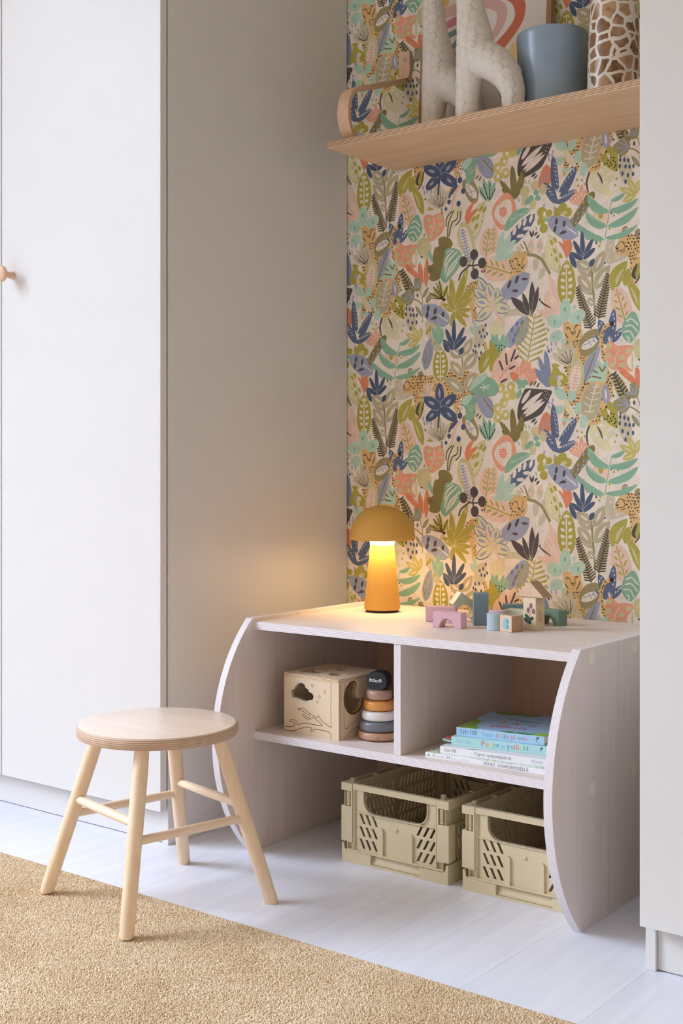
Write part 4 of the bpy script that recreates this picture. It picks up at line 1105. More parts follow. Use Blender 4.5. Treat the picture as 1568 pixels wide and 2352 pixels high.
# ---------------------------------------------------------------- rug with a dense loop pile
rug = thing('rug', 'sand coloured short pile rug on the pale floor under the stool', 'rug', (-1.75, 1.1, 0))
RX0, RX1, RY0, RY1 = -2.85, -.66, .70, 1.785
M_rug = plain('rug_backing', (200, 172, 132), .95, .1)
MB().box(RX0, RX1, RY0, RY1, 0, .0055).build('backing', M_rug, rug)
m, t, b_ = newmat('wool_pile'); set_in(b_, .95, .1)
x = t.nodes.new('ShaderNodeNewGeometry'); oi = t.nodes.new('ShaderNodeObjectInfo')
tcx = t.nodes.new('ShaderNodeTexCoord'); nz = t.nodes.new('ShaderNodeTexNoise'); nz.inputs['Scale'].default_value = 5; nz.inputs['Detail'].default_value = 3
t.links.new(x.outputs['Position'], nz.inputs['Vector'])
ad = t.nodes.new('ShaderNodeMath'); ad.operation = 'MULTIPLY_ADD'; ad.inputs[1].default_value = .34; t.links.new(oi.outputs['Random'], ad.inputs[0]); t.links.new(nz.outputs[0], ad.inputs[2])
rr = ramp(t, [(.3, (216, 190, 156)), (.62, (232, 210, 178)), (.95, (246, 229, 204))]); t.links.new(ad.outputs[0], rr.inputs[0]); t.links.new(rr.outputs[0], b_.inputs['Base Color'])
M_pile = m
gm = bpy.data.meshes.new('pile'); gm.from_pydata([(RX0+.004, RY0+.004, .005), (RX1-.004, RY0+.004, .005), (RX1-.004, RY1-.003, .005), (RX0+.004, RY1-.003, .005)], [], [(0, 1, 2, 3)])
gm.transform(Matrix.Translation(-Vector(rug.location)))
go = bpy.data.objects.new('pile', gm); C.objects.link(go); go.parent = rug; go['kind'] = 'stuff'; gm.materials.append(M_pile)
g = bpy.data.node_groups.new('pile_scatter', 'GeometryNodeTree')
g.interface.new_socket('Geometry', in_out='INPUT', socket_type='NodeSocketGeometry'); g.interface.new_socket('Geometry', in_out='OUTPUT', socket_type='NodeSocketGeometry')
N = g.nodes; gi = N.new('NodeGroupInput'); gout = N.new('NodeGroupOutput')
dp = N.new('GeometryNodeDistributePointsOnFaces'); dp.inputs['Density'].default_value = 165000
ico = N.new('GeometryNodeMeshIcoSphere'); ico.inputs['Radius'].default_value = .00165; ico.inputs['Subdivisions'].default_value = 1
sm = N.new('GeometryNodeSetMaterial'); sm.inputs['Material'].default_value = M_pile; g.links.new(ico.outputs[0], sm.inputs[0])
ss = N.new('GeometryNodeSetShadeSmooth'); g.links.new(sm.outputs[0], ss.inputs[0])
ip = N.new('GeometryNodeInstanceOnPoints'); rv = N.new('FunctionNodeRandomValue'); rv.data_type = 'FLOAT_VECTOR'
rv.inputs[0].default_value = (-.75, -.75, -3.1); rv.inputs[1].default_value = (.75, .75, 3.1)
sv = N.new('FunctionNodeRandomValue'); sv.data_type = 'FLOAT_VECTOR'; sv.inputs[0].default_value = (.55, .8, 1.5); sv.inputs[1].default_value = (.8, 1.25, 2.5); sv.inputs['Seed'].default_value = 3
g.links.new(gi.outputs[0], dp.inputs[0]); g.links.new(dp.outputs[0], ip.inputs[0]); g.links.new(ss.outputs[0], ip.inputs['Instance'])
g.links.new(rv.outputs[0], ip.inputs['Rotation']); g.links.new(sv.outputs[0], ip.inputs['Scale']); g.links.new(ip.outputs[0], gout.inputs[0])
md = go.modifiers.new('pile', 'NODES'); md.node_group = g

# ---------------------------------------------------------------- wall shelf
M_pf = wood('birch_board', (222, 182, 142), (238, 204, 168), 0, .5, .5, 0, .3, .12)
M_pe = plyedge('birch_board_edge', (156, 116, 86), (232, 200, 164), 2, .0036, .6, .2)
M_br = wood('bent_birch', (222, 184, 150), (238, 206, 174), 1, .8, .5, 0, .3, .06)
M_bre = plyedge('bent_birch_edge', (212, 170, 136), (224, 186, 152), 2, .003, .6, .5)
M_metal, t, b_ = newmat('steel'); set_in(b_, .3); b_.inputs['Metallic'].default_value = 1; b_.inputs['Base Color'].default_value = (.7, .7, .7, 1)
SX0, SX1, SY0, SZ0, SZ1 = -1.936, -1.006, 2.4615, 1.6885, 1.7040
sh = thing('wall_shelf', 'birch plywood wall shelf on bent wood brackets above the bench', 'shelf', (-1.47, 2.61, SZ0))
MB().box(SX0, SX1, SY0, YB-.0005, SZ0, SZ1, mt=[1, 1, 1, 1, 0, 0]).build('board', [M_pf, M_pe], sh, bevel=.0005, org=(-1.47, 2.61, SZ0))
pth = [(2.7555, 2.0005), (2.7555, 1.968), (2.7553, 1.945), (2.752, 1.930), (2.744, 1.9205), (2.730, 1.9145), (2.64, 1.8832), (2.55, 1.8522), (2.522, 1.8415), (2.502, 1.828), (2.489, 1.806), (2.4838, 1.780), (2.4868, 1.754), (2.498, 1.732), (2.516, 1.717), (2.540, 1.7110), (2.57, 1.7104), (2.70, 1.7104)]
bp_ = smooth(pth, False, 4); dd = np.gradient(bp_, axis=0); dd /= np.linalg.norm(dd, axis=1)[:, None]; nn = np.stack([-dd[:, 1], dd[:, 0]], 1)
out = [tuple(p) for p in bp_+nn*.0062]+[tuple(p) for p in (bp_-nn*.0062)[::-1]]
brs = []
for xb in (-1.9155, -1.106):
    m = MB(); K = len(bp_)
    vs = []
    for x_ in (xb, xb+.0345):
        vs += [(x_, y, z) for y, z in out]
    fs = [(i, i+1, 2*K-2-i, 2*K-1-i) for i in range(K-1)]; fs2 = [tuple(j+2*K for j in f[::-1]) for f in fs]
    sd = [(i, (i+1) % (2*K), (i+1) % (2*K)+2*K, i+2*K) for i in range(2*K)]
    m.add(vs, fs+fs2+sd, [1]*(len(fs)*2)+[0]*len(sd)); br = m.build('bracket', [M_br, M_bre], sh, bevel=.0007)
    for (sx_, sy_, sz_, ax) in ((xb+.0172, 2.7490, 1.979, 'y'),):
        s_ = MB(); s_.lathe([(.0001, -.0022), (.0016, -.0022), (.0019, -.0008), (.0019, -.0026), (.0044, -.0024), (.0052, -.0012), (.0052, 0)], 20)
        s_.v = [(sx_+x, sy_+z, sz_+y) for x, y, z in s_.v]; s_.build('screw', M_metal, br, smooth=40)
    for y_ in (2.5508, 2.6737):
        MB().lathe([(.0001, -.0006), (.003, -.0006), (.0036, .0002)], 16, (xb+.0265, y_, SZ0)).build('screw', M_metal, sh, smooth=40)

# framed print of a rainbow
A = Canvas(356, 480, 3, (232, 224, 216), x0=-1813, y0=1714)
def ap(pts, col, cl=True): A.poly(smooth([(x*1000, z*1000) for x, z in pts], cl), col)
ap([(-1.95, 2.12), (-1.8, 2.14), (-1.66, 2.135), (-1.56, 2.10), (-1.525, 2.05), (-1.523, 2.017), (-1.532, 1.992), (-1.556, 1.962), (-1.587, 1.933), (-1.616, 1.913), (-1.640, 1.936), (-1.597, 1.964), (-1.568, 1.99), (-1.553, 2.011), (-1.553, 2.032), (-1.574, 2.062), (-1.66, 2.10), (-1.8, 2.105), (-1.95, 2.09)], (206, 112, 84))
ap([(-1.78, 2.085), (-1.66, 2.088), (-1.592, 2.066), (-1.573, 2.036), (-1.585, 1.995), (-1.616, 1.96), (-1.633, 1.944), (-1.665, 1.955), (-1.638, 1.972), (-1.616, 1.988), (-1.602, 2.026), (-1.616, 2.047), (-1.66, 2.06), (-1.78, 2.06)], (216, 176, 168))
ap([(-1.75, 2.05), (-1.69, 2.055), (-1.645, 2.043), (-1.630, 2.016), (-1.641, 1.985), (-1.665, 1.968), (-1.69, 1.985), (-1.665, 2.005), (-1.66, 2.025), (-1.70, 2.035), (-1.75, 2.03)], (206, 132, 136))
for (x, z), c_ in (((-1.757, 2.069), (226, 178, 92)), ((-1.759, 2.036), (226, 184, 110)), ((-1.76, 2.10), (226, 178, 92))): ap(oval(x, z, .011, .011), c_)
for p, w_, c_ in ((((-1.752, 2.068), (-1.735, 2.078), (-1.70, 2.082)), .024, (222, 184, 172)), (((-1.748, 2.035), (-1.735, 2.045), (-1.70, 2.052)), .018, (206, 132, 136)), (((-1.75, 2.008), (-1.72, 2.015)), .016, (120, 146, 140)), (((-1.752, 1.962), (-1.735, 1.972), (-1.715, 1.99)), .016, (120, 146, 140)), (((-1.752, 1.918), (-1.738, 1.932), (-1.71, 1.97)), .02, (206, 138, 138)), (((-1.74, 1.895), (-1.70, 1.93)), .02, (226, 196, 186))):
    A.poly(band(np.array(p)*1000, w_*1000), c_)
ap([(-1.566, 1.932), (-1.556, 1.947), (-1.538, 1.952), (-1.522, 1.945), (-1.515, 1.925), (-1.53, 1.905), (-1.555, 1.897), (-1.565, 1.912)], (232, 206, 150))
ap([(-1.62, 1.89), (-1.607, 1.905), (-1.585, 1.905), (-1.562, 1.885), (-1.544, 1.849), (-1.535, 1.80), (-1.53, 1.76), (-1.57, 1.755), (-1.58, 1.80), (-1.60, 1.85)], (156, 178, 174))
ap([(-1.66, 1.80), (-1.63, 1.79), (-1.61, 1.77), (-1.61, 1.74), (-1.66, 1.74)], (206, 132, 136)); ap([(-1.77, 1.79), (-1.74, 1.78), (-1.73, 1.74), (-1.77, 1.74)], (236, 206, 196))
M_art = printed('rainbow_print', A, .55)
M_oak = wood('oak_frame', (150, 112, 78), (182, 142, 104), 2, 1.0, .5, 0, .5)
fx0, fx1, fz = -1.8275, -1.4465, .50
tilt = R(-4.2)
ft = thing('picture_frame', 'oak framed rainbow print leaning on the wall behind the giraffes', 'picture', (0, 2.704, SZ1+.0008)); ft.rotation_euler = (tilt, 0, 0)
W_ = .014; ZB = .0
def fbar(x0, x1, z0, z1): return MB().box(x0, x1, 0, .018, z0, z1).build('frame_bar', M_oak, ft, bevel=.001, off=(0, 0, 0), org=(x0, 0, z0))
fbar(fx0, fx0+W_, 0, fz); fbar(fx1-W_, fx1, 0, fz); fbar(fx0+W_, fx1-W_, 0, W_); fbar(fx0+W_, fx1-W_, fz-W_, fz)
b = MB(); b.add([(fx0+W_-.002, .009, W_-.002), (fx1-W_+.002, .009, W_-.002), (fx1-W_+.002, .009, fz-W_+.002), (fx0+W_-.002, .009, fz-W_+.002)], [(0, 1, 2, 3)], 0, [[(0, 0), (1, 0), (1, 1), (0, 1)]])
b.box(fx0+W_-.002, fx1-W_+.002, .0092, .0135, W_-.002, fz-W_+.002, 1); b.build('print', [M_art, M_wallw], ft, off=(0, 0, 0))

# white ceramic giraffes with embossed hexagon scales
M_cer = plain('matte_white_ceramic', (226, 218, 206), .75, .3, vary=.015, scale=20)
def giraffe_mesh():
    m = MB()
    m.tube([(.026, 0, 0), (.028, 0, .05), (.033, 0, .10), (.045, 0, .145), (.046, 0, .19), (.036, 0, .245), (.030, 0, .30), (.027, 0, .36), (.025, 0, .44), (.026, 0, .50)], [.028, .029, .033, .044, .043, .034, .029, .0255, .022, .021], 32, ell=.95)
    m.tube([(.045, 0, .150), (.075, 0, .132), (.105, 0, .112), (.130, 0, .084), (.143, 0, .05), (.145, 0, 0)], [.044, .046, .044, .038, .031, .026], 28, ell=.88)
    m.tube([(.03, 0, .475), (.005, 0, .50), (-.025, 0, .488), (-.045, 0, .478)], [.02, .024, .019, .012], 20)
    for s in (-1, 1):
        m.tube([(.03, s*.008, .515), (.032, s*.012, .545)], [.004, .006], 10); m.tube([(.035, s*.016, .505), (.045, s*.036, .512)], [.009, .004], 10)
    me = m.mesh('tmp'); o = bpy.data.objects.new('tmp', me); C.objects.link(o)
    rm = o.modifiers.new('r', 'REMESH'); rm.mode = 'VOXEL'; rm.voxel_size = .0021
    sm_ = o.modifiers.new('s', 'SMOOTH'); sm_.iterations = 14; sm_.factor = .6
    dg = bpy.context.evaluated_depsgraph_get(); me2 = bpy.data.meshes.new_from_object(o.evaluated_get(dg)); bpy.data.objects.remove(o)
    n = len(me2.vertices); co = np.empty(n*3, np.float32); me2.vertices.foreach_get('co', co); co = co.reshape(-1, 3)
    no = np.array([v.normal[:] for v in me2.vertices], np.float32)
    s = .0240                                   # across flats; columns along the body, wrapped flat front and back
    x, z = co[:, 0]-.004*np.sin(co[:, 2]*30), co[:, 2]
    qx = x/(s*.866); c0 = np.round(qx); best = np.full(n, 9.); hexd = np.full(n, 0.)
    for dc in (-1, 0, 1):
        c = c0+dc; off = (np.mod(c, 2)) * s/2; r = np.round((z-off)/s)
        for dr in (-1, 0, 1):
            X = x-c*s*.866; Z = z-off-(r+dr)*s
            a = np.abs(np.stack([Z, Z*.5+X*.866, Z*.5-X*.866])).max(0); m_ = a < best; best = np.where(m_, a, best)
    e_ = best/(s/2)                              # 0 centre, 1 edge
    hgt = np.where(e_ > .86, -.0021, np.where(e_ > .70, .0004, np.where(e_ > .58, -.0007, .0002)))
    belly = np.exp(-(((co[:, 0]-.085)/.034)**2+((co[:, 2]-.075)/.045)**2)); side = np.clip(np.abs(no[:, 1])*1.6, 0, 1)
    co += no*(hgt*np.clip(1-1.5*belly, 0, 1)*side)[:, None]
    me2.vertices.foreach_set('co', co.ravel()); me2.polygons.foreach_set('use_smooth', [True]*len(me2.polygons)); me2.materials.clear(); me2.materials.append(M_cer); me2.update(); me2.name = 'ceramic_giraffe'
    return me2
gme = giraffe_mesh()
for i, (x_, y_, s_, lab) in enumerate(((-1.7600, 2.632, 1.01, 'white ceramic giraffe nearest the shelf bracket, partly hidden by the other giraffe'), (-1.5890, 2.522, 1.005, 'white ceramic giraffe standing in front, nearest the blue pot'))):
    o = bpy.data.objects.new('ceramic_giraffe', gme); C.objects.link(o); o.location = (x_, y_, SZ1); o.scale = (s_*1.03, s_, s_*1.06); o.rotation_euler = (0, 0, R(3)); tag(o, lab, 'figurine', 'white ceramic giraffes on the wall shelf')
# blue pot
M_pot = plain('blue_glaze', (142, 162, 178), .22, .55, vary=.03, scale=14)
pt = MB(); pt.lathe([(.0001, .002), (.072, .002), (.077, .0), (.0785, .006), (.0835, .19), (.0835, .196), (.0820, .2005), (.0790, .2005), (.0775, .196), (.0735, .02), (.0001, .016)], 64)
o = pt.build('plant_pot', M_pot, smooth=35, org=(0, 0, 0)); o.location = (-1.3946, 2.634, SZ1); tag(o, 'round blue glazed pot on the shelf between giraffe and spotted vase', 'pot')
# spotted vase
m, t, b_ = newmat('giraffe_spot_glaze'); set_in(b_, .3, .5)
x = t.nodes.new('ShaderNodeTexCoord'); nz = t.nodes.new('ShaderNodeTexNoise'); nz.inputs['Scale'].default_value = 30; t.links.new(x.outputs['Object'], nz.inputs['Vector'])
va = t.nodes.new('ShaderNodeVectorMath'); va.operation = 'MULTIPLY_ADD'; va.inputs[1].default_value = (.012, .012, .012); t.links.new(nz.outputs['Color'], va.inputs[0]); t.links.new(x.outputs['Object'], va.inputs[2])
vo = t.nodes.new('ShaderNodeTexVoronoi'); vo.feature = 'DISTANCE_TO_EDGE'; vo.inputs['Scale'].default_value = 31; vo.inputs['Randomness'].default_value = .75
vc = t.nodes.new('ShaderNodeTexVoronoi'); vc.inputs['Scale'].default_value = 31; vc.inputs['Randomness'].default_value = .75
t.links.new(va.outputs[0], vo.inputs['Vector']); t.links.new(va.outputs[0], vc.inputs['Vector'])
r1_ = ramp(t, [(.088, (226, 216, 200)), (.106, (255, 255, 255))]); r1_.color_ramp.elements[0].color = (0, 0, 0, 1); r1_.color_ramp.elements[1].color = (1, 1, 1, 1)
t.links.new(vo.outputs['Distance'], r1_.inputs[0])
n2 = t.nodes.new('ShaderNodeTexNoise'); n2.inputs['Scale'].default_value = 55; n2.inputs['Detail'].default_value = 4; t.links.new(x.outputs['Object'], n2.inputs['Vector'])
sv_ = t.nodes.new('ShaderNodeSeparateColor'); t.links.new(vc.outputs['Color'], sv_.inputs[0])
ma = t.nodes.new('ShaderNodeMath'); ma.operation = 'MULTIPLY_ADD'; ma.inputs[1].default_value = .5; t.links.new(sv_.outputs[0], ma.inputs[0]); t.links.new(n2.outputs[0], ma.inputs[2])
r2_ = ramp(t, [(.45, (112, 78, 48)), (.7, (152, 112, 76)), (.95, (186, 148, 112))]); t.links.new(ma.outputs[0], r2_.inputs[0])
mx = t.nodes.new('ShaderNodeMix'); mx.data_type = 'RGBA'; mx.inputs[6].default_value = lin((228, 220, 206)); t.links.new(r1_.outputs[0], mx.inputs[0]); t.links.new(r2_.outputs[0], mx.inputs[7]); t.links.new(mx.outputs[2], b_.inputs['Base Color'])
vs_ = MB(); vs_.lathe([(.0001, .001), (.058, .001), (.061, .004), (.060, .05), (.0565, .14), (.0525, .24), (.0495, .33), (.0500, .38), (.052, .395), (.050, .398), (.047, .39), (.046, .33), (.055, .03), (.0001, .02)], 56)
o = vs_.build('vase', m, smooth=40, org=(0, 0, 0)); o.location = (-1.2215, 2.60, SZ1); tag(o, 'tall white vase with brown giraffe spots at the end of the shelf', 'vase')

# ---------------------------------------------------------------- mushroom lamp
M_och = plain('ochre_lacquer', (214, 163, 76), .55, .35, vary=.008)
M_lin = plain('lamp_inside_white', (240, 232, 214), .6, .3)
m, t, b_ = newmat('lit_diffuser'); b_.inputs['Base Color'].default_value = (1, .9, .7, 1); b_.inputs['Emission Color'].default_value = (1, .68, .36, 1); b_.inputs['Emission Strength'].default_value = LAMP
M_lit = m
M_blk = plain('black_rubber', (30, 28, 27), .6, .3)
lx, ly, lz = -1.797, 2.507, .529
la = thing('table_lamp', 'ochre mushroom table lamp glowing on the bench top', 'lamp', (lx, ly, lz))
MB().lathe([(.0001, 0), (.039, 0), (.040, .001), (.040, .0055), (.0001, .0055)], 48, (lx, ly, lz)).build('foot', M_blk, la, smooth=40)
MB().lathe([(.0001, .0056), (.0425, .0056), (.0442, .0066), (.0447, .009), (.0440, .020), (.0302, .158), (.0298, .168), (.0304, .1760), (.0318, .1790), (.0001, .1795)], 64, (lx, ly, lz)).build('stem', M_och, la, smooth=40)
rs, hs = .0812, .0800; z0 = .1795
dome = [(rs*.988, z0-.0012), (rs, z0)]+[(rs*math.cos(R(a))**.92, z0+.003+hs*math.sin(R(a))) for a in range(3, 90, 6)]+[(.0001, z0+.003+hs)]
dm = MB(); dm.lathe(dome, 72, (lx, ly, lz), 0, False)
dm.lathe([(rs*.988, z0-.0012)]+[((rs-.0022)*math.cos(R(a)), z0+(hs-.003)*math.sin(R(a))) for a in range(2, 90, 8)]+[(.0001, z0+hs-.003)], 72, (lx, ly, lz), 1, False)
dm.build('shade', [M_och, M_lin], la, smooth=40)
df = MB(); k = 48; rr_ = (.036, .066); zz = (lz+.1855, lz+.1855)
vs = [(lx+r_*math.cos(2*math.pi*i/k), ly+r_*math.sin(2*math.pi*i/k), z_) for r_, z_ in ((.0325, lz+.1800), (.0765, lz+.1800), (.0735, lz+.1880), (.0325, lz+.1880)) for i in range(k)]
df.add(vs, [(q*k+i, q*k+(i+1) % k, ((q+1) % 4)*k+(i+1) % k, ((q+1) % 4)*k+i) for q in range(4) for i in range(k)], [0 if q == 0 else 1 for q in range(4) for i in range(k)])
df.build('diffuser', [M_lit, M_lin], la)
m, t, b_ = newmat('stem_light_spill'); b_.inputs['Base Color'].default_value = (1, .92, .78, 1); b_.inputs['Emission Color'].default_value = (1, .80, .48, 1); b_.inputs['Emission Strength'].default_value = 2.6
MB().lathe([(.0299, .1655), (.03035, .1700), (.0312, .1745), (.0335, .1780), (.0360, .1798)], 64, (lx, ly, lz), 0, False).build('stem_glow_band', m, la, smooth=50)  # added glowing band for the lamp light spilled on the stem top

# ---------------------------------------------------------------- toy blocks on the bench top
ZT = .529
def paint(n, c): return plain(n, c, .5, .4, vary=.012, scale=40, bump=.05, bscale=500)
M_pink = paint('pink_paint', (222, 180, 190)); M_bg = paint('blue_grey_paint', (116, 140, 148)); M_sage = paint('pale_sage_paint', (204, 204, 180)); M_lb = paint('light_blue_paint', (178, 198, 206)); M_green = paint('moss_green_paint', (112, 138, 118)); M_cream = paint('cream_paint', (216, 220, 198)); M_pk2 = paint('dusty_pink_paint', (226, 188, 194))
M_bw = wood('beech_block', (206, 172, 138), (228, 198, 166), 0, 1.3, .55, 0, .7, .12); M_bz = wood('beech_block_upright', (206, 180, 142), (232, 210, 176), 2, 1.3, .55, 0, .7, .1)
M_be = wood('beech_end_grain', (166, 132, 102), (198, 164, 132), 2, 2.2, .6, 0, .8, .3)
def arch_mesh(L=.0705, D=.030, H=.0345, r=.0185):
    o = [(-L/2, 0), (-r, 0)]+[(-r*math.cos(R(a)), r*math.sin(R(a))*1.12) for a in range(10, 180, 10)]+[(r, 0), (L/2, 0), (L/2, H), (-L/2, H)]
    return MB().prism([o], -D/2, D/2, XZ)
def place(mb, name, mat_, loc, rz, lab, cat='toy block', group='toy blocks on the bench', bevel=.0014, smooth=None):
    o = mb.build(name, mat_, bevel=bevel, off=(0, 0, 0), smooth=smooth); o.location = loc; o.rotation_euler = (0, 0, R(rz)); return tag(o, lab, cat, group)
def base(p, ang, L, D):   # front left corner -> centre
    a = R(ang); return (p[0]+L/2*math.cos(a)-D/2*math.sin(a), p[1]+L/2*math.sin(a)+D/2*math.cos(a), ZT)
place(arch_mesh(), 'arch_block', M_pink, base((-1.5295, 2.3263), 5.5, .0705, .030), 5.5, 'pink arch block at the front, nearest the bench edge')
place(arch_mesh(), 'arch_block', M_pink, base((-1.5985, 2.4015), 24, .0705, .030), 24, 'pink arch block at the back with a pale arch leaning on it')
place(MB().box(-.0172, .0172, -.0172, .0172, 0, .0722), 'brick_block', M_bg, base((-1.4718, 2.4052), 34, .0344, .0344), 34, 'upright blue grey rectangular block in the middle of the blocks')
place(arch_mesh(), 'arch_block', M_green, base((-1.3814, 2.5245), -13, .0705, .030), -13, 'moss green arch block furthest right, behind the little house')
place(arch_mesh(.0705, .030), 'arch_block', M_bg, (-1.4575, 2.5800, ZT), 30, 'blue grey arch block lying behind the upright block near the wallpaper')
cb = Canvas(80, 36, 10, (216, 220, 198)); cb.poly(smooth([(24, 6), (27, 19), (30, 24), (33, 21), (36, 14), (40, 7)]), (96, 74, 58))
b = MB().box(-.0405, .0405, -.017, .017, 0, .0345, mt=[1, 1, 0, 1, 1, 1]); b.uv[2] = [(0, 0), (1, 0), (1, 1), (0, 1)]
place(b, 'brick_block', [printed('cream_print', cb, .5), M_cream], (-1.3890, 2.4850, ZT), 4, 'cream block with a brown printed mark behind the small cube')
# leaning arch: rests a corner on the pink arch and its foot on the bench
o = place(arch_mesh(.0705, .030), 'arch_block', M_sage, (0, 0, 0), 0, 'pale sage arch block leaning on the pink arch behind the upright block')
ah = R(52); hx = Vector((math.cos(ah), math.sin(ah), 0)); ta = R(-36)
ax = hx*math.cos(ta)+Vector((0, 0, 1))*math.sin(ta); az = -hx*math.sin(ta)+Vector((0, 0, 1))*math.cos(ta); ay = az.cross(ax)
foot = Vector((-1.4995, 2.4640, ZT+.0008))            # lower front corner of its right end
cen = foot-ax*.03525+ay*.015
o.matrix_world = Matrix((ax.to_4d(), ay.to_4d(), az.to_4d(), (0, 0, 0, 1))).transposed()
o.matrix_world = Matrix.Translation(cen) @ Matrix(((ax.x, ay.x, az.x, 0), (ax.y, ay.y, az.y, 0), (ax.z, ay.z, az.z, 0), (0, 0, 0, 1)))
cyl = lambda: MB().lathe([(.0001, 0), (.0174, 0), (.0185, .0010), (.0185, .0358), (.0174, .0368), (.0001, .0368)], 48)
o = cyl().build('cylinder_block', M_lb, off=(0, 0, 0), smooth=40); o.location = (-1.3935, 2.3690, ZT); tag(o, 'light blue cylinder block beside the small printed cube', 'toy block', 'toy blocks on the bench')
o = cyl().build('cylinder_block', M_pk2, off=(0, 0, 0), smooth=40); o.location = (-1.4175, 2.4175, ZT); tag(o, 'dusty pink cylinder block just behind the light blue one', 'toy block', 'toy blocks on the bench')
# cube with a blue print
qc = Canvas(36, 36, 14, (228, 200, 174)); G_ = (150, 196, 206)
for x_, y_, r_ in ((20, 26, 6), (16, 20, 7.5), (15, 13, 7), (20, 9, 5), (21, 18, 8)): qc.poly(oval(x_, y_, r_*.8, r_, 0, 24), G_)
for x_, y_ in ((24, 23.5), (24, 11.5)): qc.poly(oval(x_, y_, 4.4, 4.6, 0, 24), (96, 166, 186))
qt = Canvas(36, 36, 10, (214, 184, 154)); qt.poly(oval(18, 17, 11, 9, 0, 24), (110, 132, 142))
b = MB().box(-.0182, .0182, -.0182, .0182, 0, .0356, mt=[2, 1, 0, 1, 1, 3]); b.uv[2] = [(0, 0), (1, 0), (1, 1), (0, 1)]; b.uv[5] = [(0, 0), (1, 0), (1, 1), (0, 1)]
ac = R(-14); ctr = (-1.3414-.0182*math.cos(ac)-.0182*math.sin(ac), 2.3493-.0182*math.sin(ac)+.0182*math.cos(ac), ZT)
place(b, 'cube_block', [printed('cube_print', qc, .55), M_be, M_bw, printed('cube_top_print', qt, .55)], ctr, -14, 'natural beech cube with a pale blue printed cloud and dots', bevel=.0016)
# the little house: tower and roof
hc = Canvas(34, 72.5, 12, (228, 210, 178)); P_ = (150, 100, 112); Gd = (62, 92, 72); Kd = (58, 40, 38)
for q in (((17.5, 33), (20.5, 41), (21.5, 49)), ((17.5, 33), (15, 38), (14.5, 42)), ((17.8, 34), (23, 38.5), (27, 41))): hc.poly(band(np.array(q), .7), (120, 100, 76))
for x_, y_, a_ in ((21, 53.5, 0), (14.2, 43.8, 8), (28, 42.2, -12)): hc.poly(oval(x_, y_, 4.2, 6.0, a_, 20), Kd); hc.poly(oval(x_, y_, 3.5, 5.3, a_, 20), P_)
hc.poly(band(np.array([(10.5, 14), (14, 22), (17.5, 33)]), 1.4), Kd)
for b0, t0 in (((16.5, 24), (5, 35)), ((15, 23), (29, 28)), ((12.5, 18), (2.5, 26)), ((13, 18), (22.5, 17))): hc.poly(leaf(b0, t0, 8, 0, .45), Kd); hc.poly(leaf(b0, t0, 6.8, 0, .45), Gd)
wc = Canvas(34, 72.5, 12, (214, 192, 154)); Bd = (150, 110, 78)
for cx0 in (9, 15, 21):
    for i in range(4):
        if cx0 == 21 and i == 0: continue
        yy = 46-i*6.5-(cx0-9)*.35; wc.poly(rrect(cx0, yy-5, cx0+4.4, yy, 1.4), Bd); wc.poly(rrect(cx0+.9, yy-4.1, cx0+3.5, yy-.9, .9), (214, 192, 154))
b = MB().box(-.0170, .0170, -.0170, .0170, 0, .0725, mt=[2, 1, 0, 2, 2, 2])
b.uv[2] = [(0, 0), (1, 0), (1, 1), (0, 1)]; b.uv[1] = [(0, 0), (1, 0), (1, 1), (0, 1)]
ha = -6; hcn = base((-1.3485, 2.4112), ha, .034, .034)
place(b, 'tower_block', [printed('house_plant_print', hc, .6), printed('house_window_print', wc, .6), M_bz], hcn, ha, 'upright beech block printed with a berry sprig, under the roof block')
rf = MB().prism([[(-.0385, 0), (.0385, 0), (0, .0352)]], -.0172, .0172, XZ, 0, 1)
place(rf, 'roof_block', [M_bw, M_be], (hcn[0]+.0015, hcn[1]-.003, ZT+.0727), ha, 'triangular beech roof block on top of the printed tower block', bevel=.0008)

# ---------------------------------------------------------------- lettering: a small serif alphabet drawn with stems, bowls and hairlines
GL = {}
def gl(ch, adv, *st): GL[ch] = (adv, st)
XH = .66
gl('E', .72, ('s', .16, 0, 1), ('h', .16, .66, 1), ('h', .16, .66, 0), ('h', .16, .52, .52), ('n', .66, 1, .66, .78), ('n', .66, 0, .66, .24), ('n', .52, .64, .52, .4))
gl('H', .86, ('s', .16, 0, 1), ('s', .70, 0, 1), ('h', .16, .70, .52)); gl('L', .68, ('s', .16, 0, 1), ('h', .16, .62, 0), ('n', .62, 0, .62, .26))
gl('I', .40, ('s', .20, 0, 1)); gl('T', .72, ('s', .36, 0, 1), ('h', .06, .66, 1), ('n', .06, 1, .06, .76), ('n', .66, 1, .66, .76))
gl('P', .70, ('s', .16, 0, 1), ('a', .30, .74, .30, .26, -90, 90), ('h', .16, .32, 1), ('h', .16, .32, .48))
gl('R', .78, ('s', .16, 0, 1), ('a', .30, .76, .28, .24, -90, 90), ('h', .16, .32, 1), ('h', .16, .32, .52), ('k', .38, .52, .66, .02), ('h', .60, .76, 0))
gl('B', .74, ('s', .16, 0, 1), ('a', .30, .76, .26, .24, -90, 90), ('a', .30, .27, .32, .27, -90, 90), ('h', .16, .32, 1), ('h', .16, .32, .53), ('h', .16, .32, 0))
gl('D', .82, ('s', .16, 0, 1), ('a', .26, .5, .46, .5, -90, 90), ('h', .16, .28, 1), ('h', .16, .28, 0)); gl('O', .82, ('a', .41, .5, .34, .5, 0, 360))
gl('G', .82, ('a', .43, .5, .35, .5, 45, 315), ('s', .70, .06, .44), ('n', .70, .98, .70, .72)); gl('U', .82, ('S', .16, .3, 1), ('n', .66, .3, .66, 1), ('a', .41, .32, .25, .32, 180, 360), ('h', .58, .76, 1))
